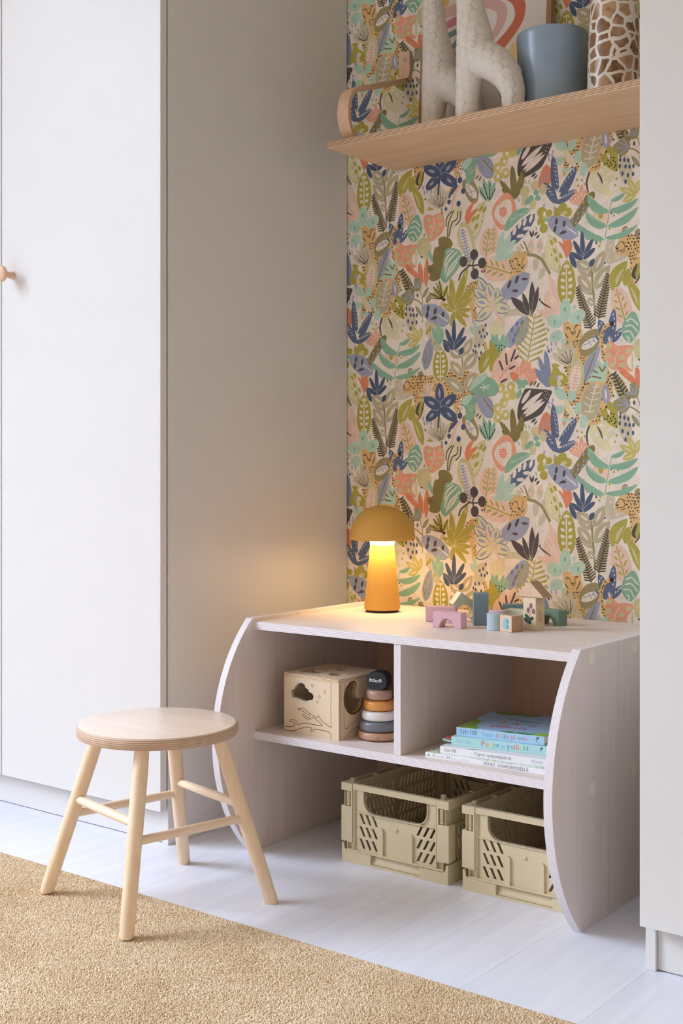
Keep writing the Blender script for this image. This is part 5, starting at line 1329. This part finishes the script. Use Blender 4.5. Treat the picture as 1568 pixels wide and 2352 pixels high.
gl('V', .78, ('k', .12, 1, .40, 0), ('n', .40, 0, .66, 1), ('h', .02, .24, 1), ('h', .56, .78, 1)); gl('A', .80, ('n', .12, 0, .38, 1), ('k', .38, 1, .68, 0), ('h', .24, .56, .34), ('h', .02, .24, 0), ('h', .56, .80, 0))
GL['Ä'] = (.80, GL['A'][1]+(('d', .26, 1.16), ('d', .52, 1.16))); gl('N', .86, ('n', .18, 0, .18, 1), ('k', .18, 1, .68, 0), ('n', .68, 0, .68, 1), ('h', .06, .3, 0), ('h', .06, .2, 1), ('h', .56, .8, 1))
gl('M', 1.0, ('n', .16, 0, .16, 1), ('k', .16, 1, .48, .05), ('n', .48, .05, .82, 1), ('s', .84, 0, 1), ('h', .04, .28, 0)); gl('K', .84, ('s', .16, 0, 1), ('n', .2, .42, .66, 1), ('k', .36, .58, .70, 0), ('h', .54, .78, 1), ('h', .60, .82, 0))
def lo(ch, adv, *st): gl(ch, adv, *st)
lo('r', .48, ('s', .16, 0, XH), ('a', .32, .46, .14, .19, 60, 170), ('d', .42, .56)); lo('i', .32, ('s', .16, 0, XH), ('d', .15, .88)); lo('l', .32, ('s', .16, 0, 1)); lo('c', .54, ('a', .29, XH/2, .21, XH/2, 50, 315), ('d', .44, .52))
lo('u', .66, ('S', .15, .16, XH), ('a', .31, .2, .16, .2, 180, 330), ('s', .50, 0, XH)); lo('p', .64, ('s', .15, -.3, XH), ('a', .31, XH/2, .23, XH/2, -140, 140)); lo('e', .55, ('a', .28, XH/2, .20, XH/2, 20, 325), ('h', .1, .47, .37))
lo('k', .66, ('s', .16, 0, 1), ('n', .2, .26, .5, XH), ('k', .32, .4, .54, 0), ('h', .42, .62, XH), ('h', .46, .66, 0)); lo('o', .60, ('a', .30, XH/2, .22, XH/2, 0, 360)); lo('s', .50, ('a', .25, .49, .14, .16, 40, 270), ('a', .25, .17, .16, .17, -140, 90))
lo('t', .44, ('S', .18, .1, .86), ('h', .02, .38, XH), ('a', .28, .12, .10, .12, 180, 330)); lo('a', .58, ('S', .40, .08, .48), ('a', .26, .48, .14, .17, 0, 160), ('a', .24, .18, .17, .18, 30, 350), ('h', .4, .54, .02), ('d', .14, .5))
GL['ä'] = (.58, GL['a'][1]+(('d', .16, .88), ('d', .38, .88))); lo('j', .32, ('S', .17, -.14, XH), ('a', .06, -.14, .11, .14, 200, 360), ('d', .16, .88), ('h', .06, .2, XH)); lo('y', .62, ('k', .10, XH, .32, 0), ('n', .54, XH, .26, -.24), ('h', .0, .2, XH), ('h', .44, .62, XH), ('d', .2, -.24))
lo('v', .60, ('k', .10, XH, .30, 0), ('n', .30, 0, .50, XH), ('h', .0, .2, XH), ('h', .40, .60, XH)); lo('n', .68, ('s', .15, 0, XH), ('a', .33, .44, .17, .22, 0, 150), ('s', .52, 0, .46)); lo('m', .98, ('s', .15, 0, XH), ('a', .32, .44, .16, .22, 0, 150), ('s', .48, 0, .46), ('a', .65, .44, .16, .22, 0, 150), ('s', .82, 0, .46))
GL[' '] = (.34, ())
def text(cv, s_, x, y, h, col, width=None, thick=.13, thin=.05, cols=None, slab=False):
    """h: cap height; width: the run is stretched to it"""
    tot = sum(GL[c][0] for c in s_); sx_ = (width/tot) if width else h
    if slab: thin = thick*.8
    T = thick*h; H_ = thin*h; px = x; ci = 0
    for c in s_:
        adv, st_ = GL[c]; cl = cols[ci % len(cols)] if cols and c != ' ' else col; ci += c != ' '
        f = lambda a, b: (px+a*sx_, y+b*h)
        def bar(p, q, w_):
            p, q = np.array(p), np.array(q); d = q-p; l = np.hypot(*d)+1e-9; n = np.array([-d[1], d[0]])/l*w_/2; cv.poly([p+n, q+n, q-n, p-n], cl)
        for q in st_:
            k = q[0]
            if k in 'sS':
                bar(f(q[1], q[2]), f(q[1], q[3]), T)
                if k == 's':
                    for yy in (q[2], q[3]): X, Y = f(q[1], yy); e_ = .5 if yy == 0 else -.5; cv.poly(rect(X-T*1.05, Y+H_*(e_-.5), X+T*1.05, Y+H_*(e_+.5)), cl)
            elif k == 'h': a, b2 = f(q[1], q[3]), f(q[2], q[3]); e_ = H_/2*(1 if q[3] == 0 else (-1 if q[3] in (1, XH) else 0)); bar((a[0], a[1]+e_), (b2[0], b2[1]+e_), H_)
            elif k == 'n': bar(f(q[1], q[2]), f(q[3], q[4]), H_*1.1)
            elif k == 'k': bar(f(q[1], q[2]), f(q[3], q[4]), T)
            elif k == 'd': X, Y = f(q[1], q[2]); cv.poly(oval(X, Y, T*.62, T*.62), cl)
            elif k == 'a':
                t_ = np.radians(np.linspace(q[5], q[6], 19)); w_ = (H_+(T-H_)*np.abs(np.cos(t_)))[:, None]/2
                n = np.stack([np.cos(t_), np.sin(t_)], 1); X, Y = f(q[1], q[2]); rx, ry = q[3]*sx_-T*.3, q[4]*h-H_*.4
                p = np.stack([X+rx*np.cos(t_), Y+ry*np.sin(t_)], 1); cv.poly(np.vstack([p+n*w_, (p-n*w_)[::-1]]), cl)
        px += adv*sx_

# ---------------------------------------------------------------- shape sorting box
BW, BD, BH, TP = .165, .165, .1365, .0092
sbx = thing('shape_sorter_box', 'plywood shape sorting box with cloud and moon cut outs on the bench shelf', 'toy', (-1.8582, 2.2033, .2757), R(-2.5))
BC = (226, 204, 174); BRN = (128, 84, 56)
cloud = smooth([(21.5, 92.4), (24, 98), (31, 101), (35, 108), (44, 115), (53.6, 117), (62.9, 113.9), (67, 107), (74, 104.5), (77, 99), (85, 97), (90.5, 90.3), (86, 82), (77, 80.5), (70, 77.5), (59.2, 77), (51, 79), (44, 79.5), (36, 82), (27, 81)])
br1 = [(143.9, 27.4), (130.9, 30.9), (110.9, 41.3), (109.1, 45.9), (105.4, 48.9), (102.7, 47.9), (101.8, 43.6), (81.5, 49.3), (62.9, 58.1), (53.6, 59.1), (44.2, 57.9), (43.3, 55.0), (55.5, 54.4), (66.7, 49.6), (76.9, 46.0), (77.8, 41.9), (72.2, 39.8), (62.9, 45.6), (58.3, 46.4), (58.3, 42.9), (66.7, 37.7), (74.1, 35.2), (81.5, 38.9), (90.7, 42.2), (103.6, 36.9), (114.6, 29.4), (114.6, 27.1), (88.9, 26.7), (62.9, 26.8), (43.3, 20.7), (38.6, 27.1), (31.0, 30.3), (18.7, 28.0), (17.7, 24.4), (29.1, 24.5), (33.8, 20.9), (31.0, 16.3), (17.7, 12.4), (1.5, 11.7)]
br2 = [(0, 3.5), (25.3, 4.0), (48.0, 11.6), (66.7, 18.0), (84.3, 18.5), (85.2, 16.5), (80.6, 12.5), (81.5, 9.8), (87.1, 10.6), (91.7, 14.6), (93.5, 17.0), (129.1, 16.9), (141.7, 11.8), (141.7, -0.5)]
def grained(cv, axis=0):
    r = np.random.default_rng(3); H, W, _ = cv.a.shape
    g = r.random((H, W//40+2) if axis == 0 else (H//40+2, W)).astype(np.float32)
    g = np.repeat(g, 40, axis=1)[:, :W] if axis == 0 else np.repeat(g, 40, axis=0)[:H]
    g = (g+np.roll(g, 1, 1-axis)+np.roll(g, 1, axis)+np.roll(g, 2, axis))/4
    cv.a *= (1+.05*(g-.5))[..., None]
    return cv
fc = grained(Canvas(165, 127.3, 8, BC))
fc.poly(smooth([(55+(x-55)*1.09, 96+(y-96)*1.13) for x, y in cloud[::4]]), (196, 206, 206))
def cut(p, w_=1.5): fc.poly(band(np.array(p), w_, 0, 3), BRN)
cut(br1, 1.6); cut(br2, 1.6); cut([(143.5, 127), (141.9, 115.8), (143.2, 98.2), (141.7, 76.1), (142.2, 44.6), (143.9, 27.8)], 1.3)
for x_, y_ in ((87.1, 114.5), (124.5, 104.2), (108.2, 91.3), (101.8, 79.5)): fc.poly(oval(x_, y_, 3.4, 3.6, 0, 20), BRN); fc.poly(oval(x_, y_, 2.2, 2.4, 0, 20), BC)
moon = smooth([(57.9, 121.5), (61.5, 114.3), (59.0, 103.6), (57.5, 95.4), (62.5, 87.7), (71.0, 86), (79.8, 87), (83.5, 80), (77.6, 66.3), (66.6, 58.2), (51.3, 55.3), (36.2, 61.1), (25.5, 74.0), (21.3, 92.9), (27.6, 110.6), (40.5, 121.5), (51.3, 124)])
sc_ = grained(Canvas(165, 127.3, 8, BC)); fcs = fc; fc = sc_
mc = np.array(moon).mean(0); sc_.poly(mc+(np.array(moon)-mc)*1.13, (104, 70, 34))
cut([(22.3, 127), (19.5, 91.2), (18.4, 57.2), (20.1, 26.8), (31.9, 24.9), (44.8, 31.1), (60.0, 38.4), (76, 52), (100, 60)], 1.2); cut([(20.5, 0), (42.7, 14.9), (66.6, 20.8), (90, 24), (140, 24)], 1.2)
fc = fcs
tcv = grained(Canvas(165, 165, 8, BC)); sq = [(18.5, 35), (67.5, 34.8), (67.8, 80), (19, 82.5)]
tcv.poly([(16.5, 33), (69.5, 33), (69.8, 82), (17, 84.5)], (84, 62, 46))
for i, q in enumerate(((30, 14), (40, 16), (50, 13), (56, 17), (66, 15), (74, 18), (82, 16), (90, 19))): tcv.poly(oval(q[0], q[1], 2.2+(i % 3), 1.5+(i % 2)*1.2, 20*i), (110, 92, 74))
M_f1 = printed('sorter_front_engraving', fc, .55); M_f2 = printed('sorter_side_engraving', sc_, .55); M_f3 = printed('sorter_lid_print', tcv, .5)
M_bx = wood('birch_box', (214, 190, 158), (230, 208, 178), 0, .8, .6, 0, .4, .08); M_bxe = plyedge('birch_box_edge', (184, 150, 112), (232, 210, 178), 1, .0030, .6, .25); M_bxz = plyedge('birch_box_lid_edge', (190, 156, 118), (232, 210, 178), 2, .0030, .6, .25)
M_hole = plyedge('sorter_hole_edge', (176, 170, 158), (220, 214, 200), 1, .003, .6, .3)
mm = lambda l: [(x/1000, y/1000) for x, y in l]
HZ = BH-TP
MB().prism([rect(0, 0, BW, HZ), mm(cloud)], 0, TP, XZ, 0, 1, (0, 0, BW, HZ), 2).build('front_panel', [M_f1, M_bxe, M_bx], sbx, off=(0, 0, 0))
MB().prism([rect(TP, 0, BD-TP, HZ), mm(moon)], BW, BW-TP, YZ, 0, 1, (0, 0, BD, HZ), 2).build('side_panel', [M_f2, plyedge('sorter_moon_edge', (150, 110, 62), (222, 196, 150), 0, .003, .6, .25), M_bx], sbx, off=(0, 0, 0), org=(BW-TP, 0, 0))
MB().box(0, TP, TP, BD-TP, 0, HZ).build('side_panel', M_bx, sbx, off=(0, 0, 0)); MB().box(0, BW, BD-TP, BD, 0, HZ).build('back_panel', M_bx, sbx, off=(0, 0, 0))
MB().box(TP, BW-TP, TP, BD-TP, .002, .008).build('bottom_panel', M_bx, sbx, off=(0, 0, 0))
MB().prism([rrect(-.0006, -.0006, BW+.0006, BD+.0006, .003), mm(sq), mm(circ(115, 54, 19, 32, 20.5)), mm([(46, 131), (113, 132), (80, 96)])], BH, HZ, XY, 0, 1, (0, 0, BW, BD), 2).build('lid', [M_f3, M_bxz, M_bx], sbx, off=(0, 0, 0), org=(0, 0, HZ), bevel=.0005)

# ---------------------------------------------------------------- stacking ring toy
M_rw = wood('ring_wood', (176, 132, 104), (208, 166, 138), 0, 1.6, .32, .3, .7, .25); M_rb = wood('ring_wood_dark', (166, 128, 108), (192, 156, 136), 0, 1.8, .32, .3, .7, .3)
def gloss(n, c): return plain(n, c, .28, .5, .3, vary=.006)
stk = thing('stacking_toy', 'ring stacking toy with black printed top beside the sorter box', 'toy', (-1.6385, 2.274, .2757))
zb = .2757; sxp, syp = -1.6385, 2.274
MB().lathe([(.0001, .002), (.008, .002), (.008, .112), (.0001, .112)], 20, (sxp, syp, zb)).build('peg', M_rw, stk, smooth=40)
prev = 0
for nm, r_, z1, mt_ in (('ring', .0472, .0195, M_rw), ('ring', .0442, .0429, gloss('grey_gloss', (112, 116, 124))), ('ring', .0392, .0650, gloss('white_gloss', (232, 230, 228))), ('ring', .0346, .0878, gloss('orange_gloss', (224, 154, 80))), ('ring', .0292, .1113, M_rb)):
    h_ = z1-prev; ri = .0090; m = MB(); low = nm == 'ring' and prev == 0
    prof_ = [(ri, .0004)]
    for a in range(-84, 85, 8):
        c_, s_2 = math.cos(R(a)), math.sin(R(a)); ex = .62
        prof_.append((r_-h_*.5+h_*.5*abs(c_)**ex if not (low and a < 0) else r_*.60+(r_*.40)*abs(c_)**.9, h_/2+h_/2*.985*(abs(s_2)**ex)*(1 if s_2 > 0 else -1)))
    prof_.append((ri, h_-.0004)); prof_.append((ri, .0004))
    m.lathe(prof_, 64, (sxp, syp, zb+prev), 0, False); m.build('ring', mt_, stk, smooth=50); prev = z1
pc = Canvas(48, 40, 16, (46, 47, 52)); text(pc, 'P', 7.2, 17.5, 6.6, (226, 226, 226), 4.9, .24, slab=True); text(pc, 'larB', 17.6, 17.5, 6.6, (226, 226, 226), 20.5, .22, slab=True)
pc.poly(oval(14.6, 19.8, 2.5, 2.6, 0, 20), (226, 226, 226)); pc.poly(oval(14.6, 19.9, 1.5, 1.5, 0, 16), (46, 47, 52)); pc.poly(oval(12.7, 22.4, .9, .9), (226, 226, 226)); pc.poly(oval(16.5, 22.4, .9, .9), (226, 226, 226)); pc.poly(oval(36.5, 8, 1.1, .5), (150, 150, 150))
tb = MB(); ov = smooth([(-.0105, 0), (.0105, 0), (.0205, .0065), (.0240, .0180), (.0222, .0300), (.0135, .0385), (0, .0402), (-.0135, .0385), (-.0222, .0300), (-.0240, .0180), (-.0205, .0065)], True, 5)
tb.prism([[tuple(p) for p in ov]], -.0165, .0165, XZ, 0, 1, (-.024, 0, .024, .0402), 1)
o = tb.build('top_piece', [printed('top_piece_print', pc, .6), plain('black_paint', (40, 41, 45), .6, .35)], stk, off=(0, 0, 0), bevel=.0012); o.location = (0, 0, .1115); o.rotation_euler = (0, 0, R(12.5))

# ---------------------------------------------------------------- books
M_pages = plain('paper_block', (236, 230, 218), .9, .1); M_wc = plain('white_book_cover', (236, 236, 238), .35, .5)
def book(name, label, loc, ang, L, D, H, spine, cover, edge, pages_col=None):
    b0 = thing(name, label, 'book', loc, R(ang), 'picture books stacked on the bench shelf')
    tk = .0022
    m = MB(); sp = printed('spine_print', spine, .38); cvp = printed('cover_print', cover, .38)
    m.box(0, L, 0, tk, 0, H, mt=[2, 2, 0, 2, 2, 1]); m.uv[2] = [(0, 0), (1, 0), (1, 1), (0, 1)]; m.uv[5] = [(0, 0), (1, 0), (1, tk/D), (0, tk/D)]
    m.box(0, L, tk, D, H-tk, H, mt=[2, 2, 2, 2, 2, 1]); m.uv[11] = [(0, tk/D), (1, tk/D), (1, 1), (0, 1)]
    m.box(0, L, tk, D, 0, tk, 2)
    m.build('cover', [sp, cvp, edge], b0, off=(0, 0, 0), bevel=.0005)
    MB().box(.003, L-.003, tk, D-.003, tk, H-tk).build('pages', M_pages, b0, off=(0, 0, 0))
    return b0
LB, MNT = (170, 208, 236), (180, 222, 224)
RED, ORG, YEL, GRN, BLU, PUR, PNK, TEA = (206, 80, 96), (224, 130, 84), (232, 206, 100), (122, 186, 112), (64, 128, 190), (146, 96, 150), (214, 120, 150), (100, 180, 190)
def dots(cv, x, y, s_):
    for dx, dy, r_ in ((0, 3.2, .55), (1.6, 3.2, .55), (0, 2.0, .6), (1.6, 2.0, .5), (.8, 2.1, .7), (-.7, 1.0, .5), (-.9, .1, .4), (-.4, -.8, .4), (.5, -1.2, .3)): cv.poly(oval(x+dx*s_, y+dy*s_, r_*s_, r_*s_), (50, 56, 66))
def cover(L, D, bgc, draw=None):
    cv = Canvas(L*1000, D*1000, 4, bgc)
    if draw: draw(cv)
    return cv
zb = .2757+.0002
# bottom book
H4 = .0110; s4 = Canvas(280, 11, 12, (236, 236, 240)); K_ = (58, 58, 66)
text(s4, 'D', 17.4, 3.2, 6.2, K_, 6.4, .13); text(s4, 'AVID', 26.5, 3.2, 4.0, (96, 98, 108), 20.5, .12); text(s4, 'M', 51.5, 3.2, 6.2, K_, 8.0, .13); text(s4, 'ELLING', 61.5, 3.2, 4.0, (96, 98, 108), 44, .12)
text(s4, 'HUUKO', 138, 2.6, 6.2, K_, 27, .15, slab=True); text(s4, 'LUONTORETKELLÄ', 170.5, 2.6, 6.0, K_, 69, .15, slab=True)
for q in ((4.5, 4.6), (8, 6.8), (11.5, 5)): s4.poly(leaf((8, 3.4), (q[0], q[1]+1.4), 2.2), (96, 156, 116))
def c4(cv):
    r = random.Random(2)
    for i in range(260):
        x, y = r.random()*280, r.random()*60; cv.poly(leaf((x, y), (x+r.uniform(-14, 14), y+r.uniform(2, 9)), 3.2), ((126, 196, 130), (90, 170, 140), (230, 210, 80), (200, 220, 190))[i % 4])
book('book', 'thin white picture book at the bottom of the stack on the shelf', (-1.4543, 2.184, zb), 2.57, .280, .25, H4, s4, cover(.28, .25, (232, 236, 232), c4), M_wc); zb += H4+.0002
H3 = .0148; s3 = Canvas(240, 14.8, 12, (236, 236, 240)); text(s3, 'Eric Hill', 10.8, 5.2, 6.6, K_, 27, .13); text(s3, 'Pupen syntymäpäivät', 79, 5.0, 6.8, K_, 83, .13); text(s3, 'OTAVA', 203.5, 4.6, 5.8, K_, 25.5, .11)
def c3(cv): cv.poly(leaf((60, 3), (90, 12), 4), (60, 60, 66))
book('book', 'white picture book lettered Pupen syntymäpäivät, second from the bottom', (-1.4228, 2.1919, zb), 6.0, .240, .21, H3, s3, cover(.24, .21, (234, 234, 238), c3), M_wc); zb += H3+.0002
H2 = .0177; s2_ = Canvas(212, 17.7, 12, MNT); text(s2_, 'Eric Hill', 12, 5.6, 7.2, TEA, 31.6, .12)
text(s2_, 'Puppe', 67, 5.2, 10.6, RED, 40.5, .17, cols=[RED, ORG, YEL, GRN, BLU]); text(s2_, 'ja', 111, 5.2, 8.2, TEA, 9.6, .12); text(s2_, 'ystävät', 123.5, 5.2, 10.4, BLU, 48, .17, cols=[BLU, PUR, RED, ORG, YEL, GRN, BLU]); dots(s2_, 197, 8, 2)
b2 = book('book', 'pale mint picture book lettered Puppe ja ystävät with tabbed pages', (-1.4099, 2.2153, zb), 9.3, .212, .205, H2, s2_, cover(.212, .205, (190, 226, 232), lambda cv: [cv.poly(band(np.array([(170+i*12, 2), (176+i*12, 6), (182+i*12, 2)]), 1), (40, 44, 60)) for i in range(3)]), plain('mint_cover', MNT, .38))
M_tr = plain('red_tab', (206, 86, 62), .5); M_tg = plain('pale_green_tab', (170, 200, 190), .5)
MB().prism([smooth([(.004, .006), (-.012, .008), (-.0175, .014), (-.014, .024), (.004, .034)])], .0105, .0128, XY).build('page_tab', M_tr, b2, off=(0, 0, 0), bevel=.0004)['label'] = 'red rounded page tab'
MB().prism([smooth([(.004, .007), (-.020, .009), (-.0265, .018), (-.022, .034), (.004, .044)])], .0042, .0085, XY).build('page_tab', M_tg, b2, off=(0, 0, 0), bevel=.0006)['label'] = 'pale green rounded page tab'
zb += H2+.0002
H1 = .0184; s1_ = Canvas(195.8, 18.4, 12, LB); text(s1_, 'Eric Hill', 9.2, 6.2, 9.0, (66, 104, 146), 38.5, .13)
text(s1_, 'Puppe', 57.5, 6.0, 8.2, BLU, 28, .12, cols=[(92, 158, 214)]); text(s1_, 'leikkii', 90.2, 6.0, 8.4, RED, 30, .13, cols=[(206, 96, 120), (206, 96, 120), YEL, GRN, (70, 120, 180), PNK, PNK]); text(s1_, 'piilosta', 123.5, 6.0, 8.4, RED, 37, .13, cols=[RED, RED, YEL, GRN, BLU, PUR, RED, PNK]); dots(s1_, 180, 8.6, 2.2)
def c1(cv):
    gA, gB = (132, 170, 70), (70, 150, 90)
    cv.poly(smooth([(-5, -5), (40, -3), (42, 20), (28, 40), (26, 70), (10, 95), (-5, 100)]), gA)
    cv.poly(smooth([(100, -5), (104, 10), (118, 14), (128, 8), (140, 16), (160, 12), (175, 20), (200, 18), (200, -5)]), gB); cv.poly(smooth([(168, -5), (172, 24), (186, 34), (200, 34), (200, -5)]), (160, 206, 84))
    cv.poly(smooth([(10, 205), (20, 175), (50, 168), (70, 178), (92, 170), (110, 185), (112, 205)]), (120, 152, 62))
    for i in range(3): text(cv, ('Puppe', 'leikkii', 'piilosta')[i], 66+(i == 2)*-4, 116-i*38, 26, RED, 78, .15, cols=[[(86, 110, 160)], [(206, 86, 110), GRN, BLU], [RED, PUR, RED]][i])
    text(cv, 'Eric Hill', 74, 150, 12, (66, 90, 130), 60, .12)
book('book', 'light blue picture book lettered Puppe leikkii piilosta on top of the stack', (-1.4053, 2.228, zb), 7.6, .1958, .20, H1, s1_, cover(.1958, .20, (164, 196, 226), c1), plain('blue_cover', LB, .38))

# ---------------------------------------------------------------- folding crates
M_cr = plain('sand_plastic', (214, 198, 164), .42, .4, vary=.01)
def slit(x, z, lean, w_=.0065, h_=.0215): return [(x, z), (x+w_, z), (x+w_+lean, z-h_), (x+lean, z-h_)]
def crate(name, label, loc):
    t = thing(name, label, 'crate', loc, 0, 'sand coloured folding crates under the bench shelf')
    CW, CH, CD = .283, .1765, .40; U = dict(off=(0, 0, 0)); Bv = .0006
    # base tray
    m = MB()
    o = [(0, 0), (CW, 0), (CW, .042), (CW-.005, .0415), (CW-.0078, .029), (CW-.013, .0252), (.210, .0250), (.210, .0045), (.080, .0045), (.080, .0255), (.0135, .0262), (.0078, .029), (.005, .0415), (0, .042)]
    m.prism([o], 0, .0045, XZ)
    m.add([(.080, .0046, .0045), (.210, .0046, .0045), (.210, .0125, .0255), (.080, .0125, .0255), (.080, .0146, .0045), (.210, .0146, .0045), (.210, .0165, .0255), (.080, .0165, .0255)], [(0, 1, 2, 3), (4, 7, 6, 5), (0, 4, 5, 1), (3, 2, 6, 7), (0, 3, 7, 4), (1, 5, 6, 2)])
    m.box(0, .004, .0045, CD-.0045, 0, .042).box(CW-.004, CW, .0045, CD-.0045, 0, .042); m.prism([[(x, z) for x, z in o]], CD-.0045, CD, XZ); m.box(.004, CW-.004, .0045, CD-.0045, .0045, .0085)
    m.box(.0785, .080, .0045, .016, .0, .0255).box(.210, .2115, .0045, .016, 0, .0255)
    m.build('base', M_cr, t, bevel=Bv, **U)
    def panel(y0, y1, nm):
        hole = [(.0590, .1634), (.0590, .147)]+[(.0890-.030*math.cos(R(a)), .1449-.030*math.sin(R(a))) for a in range(8, 90, 12)]+[(.0890, .1149), (.1975, .1149)]+[(.1975+.030*math.sin(R(a)), .1449-.030*math.cos(R(a))) for a in range(8, 90, 12)]+[(.2275, .147), (.2275, .1634)]
        outl = [(.0335, .0285), (.2520, .0285), (.2520, .1634)]+hole[::-1]+[(.0335, .1634)]
        sl = [slit(.0445+.0168*c, z, .0110) for c in range(3) for z in (.1112, .0836, .0560)]+[slit(.2090+.0168*c, z, -.0115) for c in range(3) for z in (.1112, .0836, .0560)]
        p = MB().prism([outl]+sl, y0+.0062, y0+.0090, XZ)
        for i in range(len(hole)-1):                       # raised lip round the grip
            a, b = Vector(hole[i]), Vector(hole[i+1]); d = (b-a).normalized(); n = Vector((d.y, -d.x))*.0022
            p.add([(q.x, y_, q.y) for y_ in (y0+.0025, y0+.0125) for q in (a, b, b+n, a+n)], [(0, 3, 2, 1), (4, 5, 6, 7), (0, 1, 5, 4), (2, 3, 7, 6), (0, 4, 7, 3), (1, 2, 6, 5)])
        p.box(.0335, .0810, y0+.0030, y0+.0065, .1138, .1158).box(.2055, .2520, y0+.0030, y0+.0065, .1138, .1158)
        p.box(.0135, .2700, y0+.0006, y0+.0090, .0262, .0298).box(.0335, .0352, y0+.0025, y0+.0065, .03, .1634).box(.2503, .2520, y0+.0025, y0+.0065, .03, .1634)
        fp = p.build(nm, M_cr, t, bevel=.0004, **U)
        return fp
    fp = panel(0, 0, 'front_panel'); bpn = panel(CD-.0095, 0, 'back_panel')
    for x0 in (.1010, .1792):
        o = [(x0, .029), (x0+.0112, .029), (x0+.0112, .0838)]+[(x0+.0056+.0056*math.cos(R(a)), .0838+.0056*math.sin(R(a))) for a in range(20, 180, 20)]+[(x0, .0838)]
        MB().prism([o], .0012, .0060, XZ).build('rib', M_cr, fp, bevel=.0007, **U)
    MB().lathe([(.0045, 0), (.0042, .0016), (.003, .0030), (.0001, .0036)], 20).build('stud', M_cr, fp, smooth=50, **U)
    s_ = fp.children[-1]; s_.location = (.1455, .0064, .0913); s_.rotation_euler = (R(90), 0, 0)
    MB().box(.0300, .2530, .0012, .0065, .1636, CH).box(.0300, .2530, .0065, .0120, CH-.0022, CH).build('top_rail', M_cr, t, bevel=.0008, **U)
    MB().box(.0300, .2530, CD-.0065, CD-.0012, .1636, CH).box(.0300, .2530, CD-.012, CD-.0065, CH-.0022, CH).build('top_rail', M_cr, t, bevel=.0008, **U)
    # corner posts
    for side in (0, 1):
        for back in (0, 1):
            fx = (lambda x: x) if not side else (lambda x: CW-x); fy = (lambda y: y) if not back else (lambda y: CD-y)
            p = MB()
            def bx_(x0, x1, y0, y1, z0, z1): a, b = sorted((fx(x0), fx(x1))); c, d = sorted((fy(y0), fy(y1))); p.box(a, b, c, d, z0, z1)
            bx_(-.0016, .0292, 0, .030, .1592, CH); bx_(-.0016, .0292, 0, .026, .0462, .1250)
            bx_(.0086, .0292, .0085, .026, .1250, .1592); bx_(.0250, .0292, 0, .0085, .1250, .1592); bx_(.0070, .0086, .0005, .026, .125, .1592)
            bx_(.0135, .0155, .0010, .012, .0285, .0462); bx_(.0305, .0330, .0010, .012, .0285, .1634); bx_(.0155, .0305, .0010, .012, .0285, .0300); bx_(.0155, .0305, .0085, .012, .03, .0462); bx_(.0155, .0305, .0010, .012, .0440, .0462)
            for a_ in ((.0165, .0180), (.0232, .0247)): bx_(*a_, .010, .020, CH, CH+.0095)
            bx_(.0180, .0232, .010, .020, CH+.0080, CH+.0095); bx_(.0180, .0232, .0135, .020, CH, CH+.0080)
            po_ = p.build('corner_post', M_cr, t, bevel=.0007, **U)
            if not back:
                l_ = MB()
                def lb(x0, x1, y0, y1, z0, z1): a, b = sorted((fx(x0), fx(x1))); l_.box(a, b, y0, y1, z0, z1)
                lb(.0138, .0205, .0012, .0085, .1268, .1580)
                for zz in (.1300, .1440): lb(.0155, .0160, .0004, .0013, zz, zz+.011); lb(.0180, .0185, .0004, .0013, zz, zz+.011)
                lb(.0158, .0183, .0004, .0013, .1412, .1434)
                l_.build('latch', M_cr, po_, bevel=.0005, **U)
                if side: MB().box(fx(.0130), fx(.0090), .0066, .0084, .1310, .1530).build('latch_gap_shade', M_dark, po_, **U)  # dark slip set in to paint the shade of the gap beside the latch
    # side walls with slanting slits, and hollow side rails
    for side in (0, 1):
        x0 = .0105 if not side else CW-.0130
        sl = []
        for r_ in range(4):
            z = .1480-r_*.0305
            for c in range(9): sl.append([(.050+c*.0155, z), (.0555+c*.0155, z), (.0635+c*.0155, z-.024), (.058+c*.0155, z-.024)])
            for c in range(10): sl.append([(.214+c*.0155, z), (.2195+c*.0155, z), (.2115+c*.0155, z-.024), (.206+c*.0155, z-.024)])
        m = MB().prism([rect(.026, .0300, CD-.026, .1640)]+sl, x0, x0+.0025, YZ); m.build('side_panel', M_cr, t, **U)
        rl = MB(); xo = (0, .0028) if not side else (CW-.0028, CW); xi = (.0150, .0176) if not side else (CW-.0176, CW-.0150); xa = (0, .0176) if not side else (CW-.0176, CW)
        rl.box(*xo, .030, CD-.03, .1592, CH).box(*xi, .030, CD-.03, .1592, CH-.003).box(*xa, .03, CD-.03, .1575, .1600)
        for i in range(5): rl.box(*xa, .030+i*.0832, .0325+i*.0832, .1592, CH-.001)
        xs_ = (-.0012, .0105) if not side else (CW-.0105, CW+.0012)
        rl.box(*xs_, .026, CD-.026, .1180, .1200)
        rl.build('side_rail', M_cr, t, bevel=.0006, **U)
    return t
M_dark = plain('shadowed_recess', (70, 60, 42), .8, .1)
crate('folding_crate', 'sand coloured folding crate under the bench shelf, fully in view on the left', (-1.7076, 2.226, 0))
crate('folding_crate', 'sand coloured folding crate half hidden behind the curved side panel of the bench', (-1.3885, 2.226, 0))
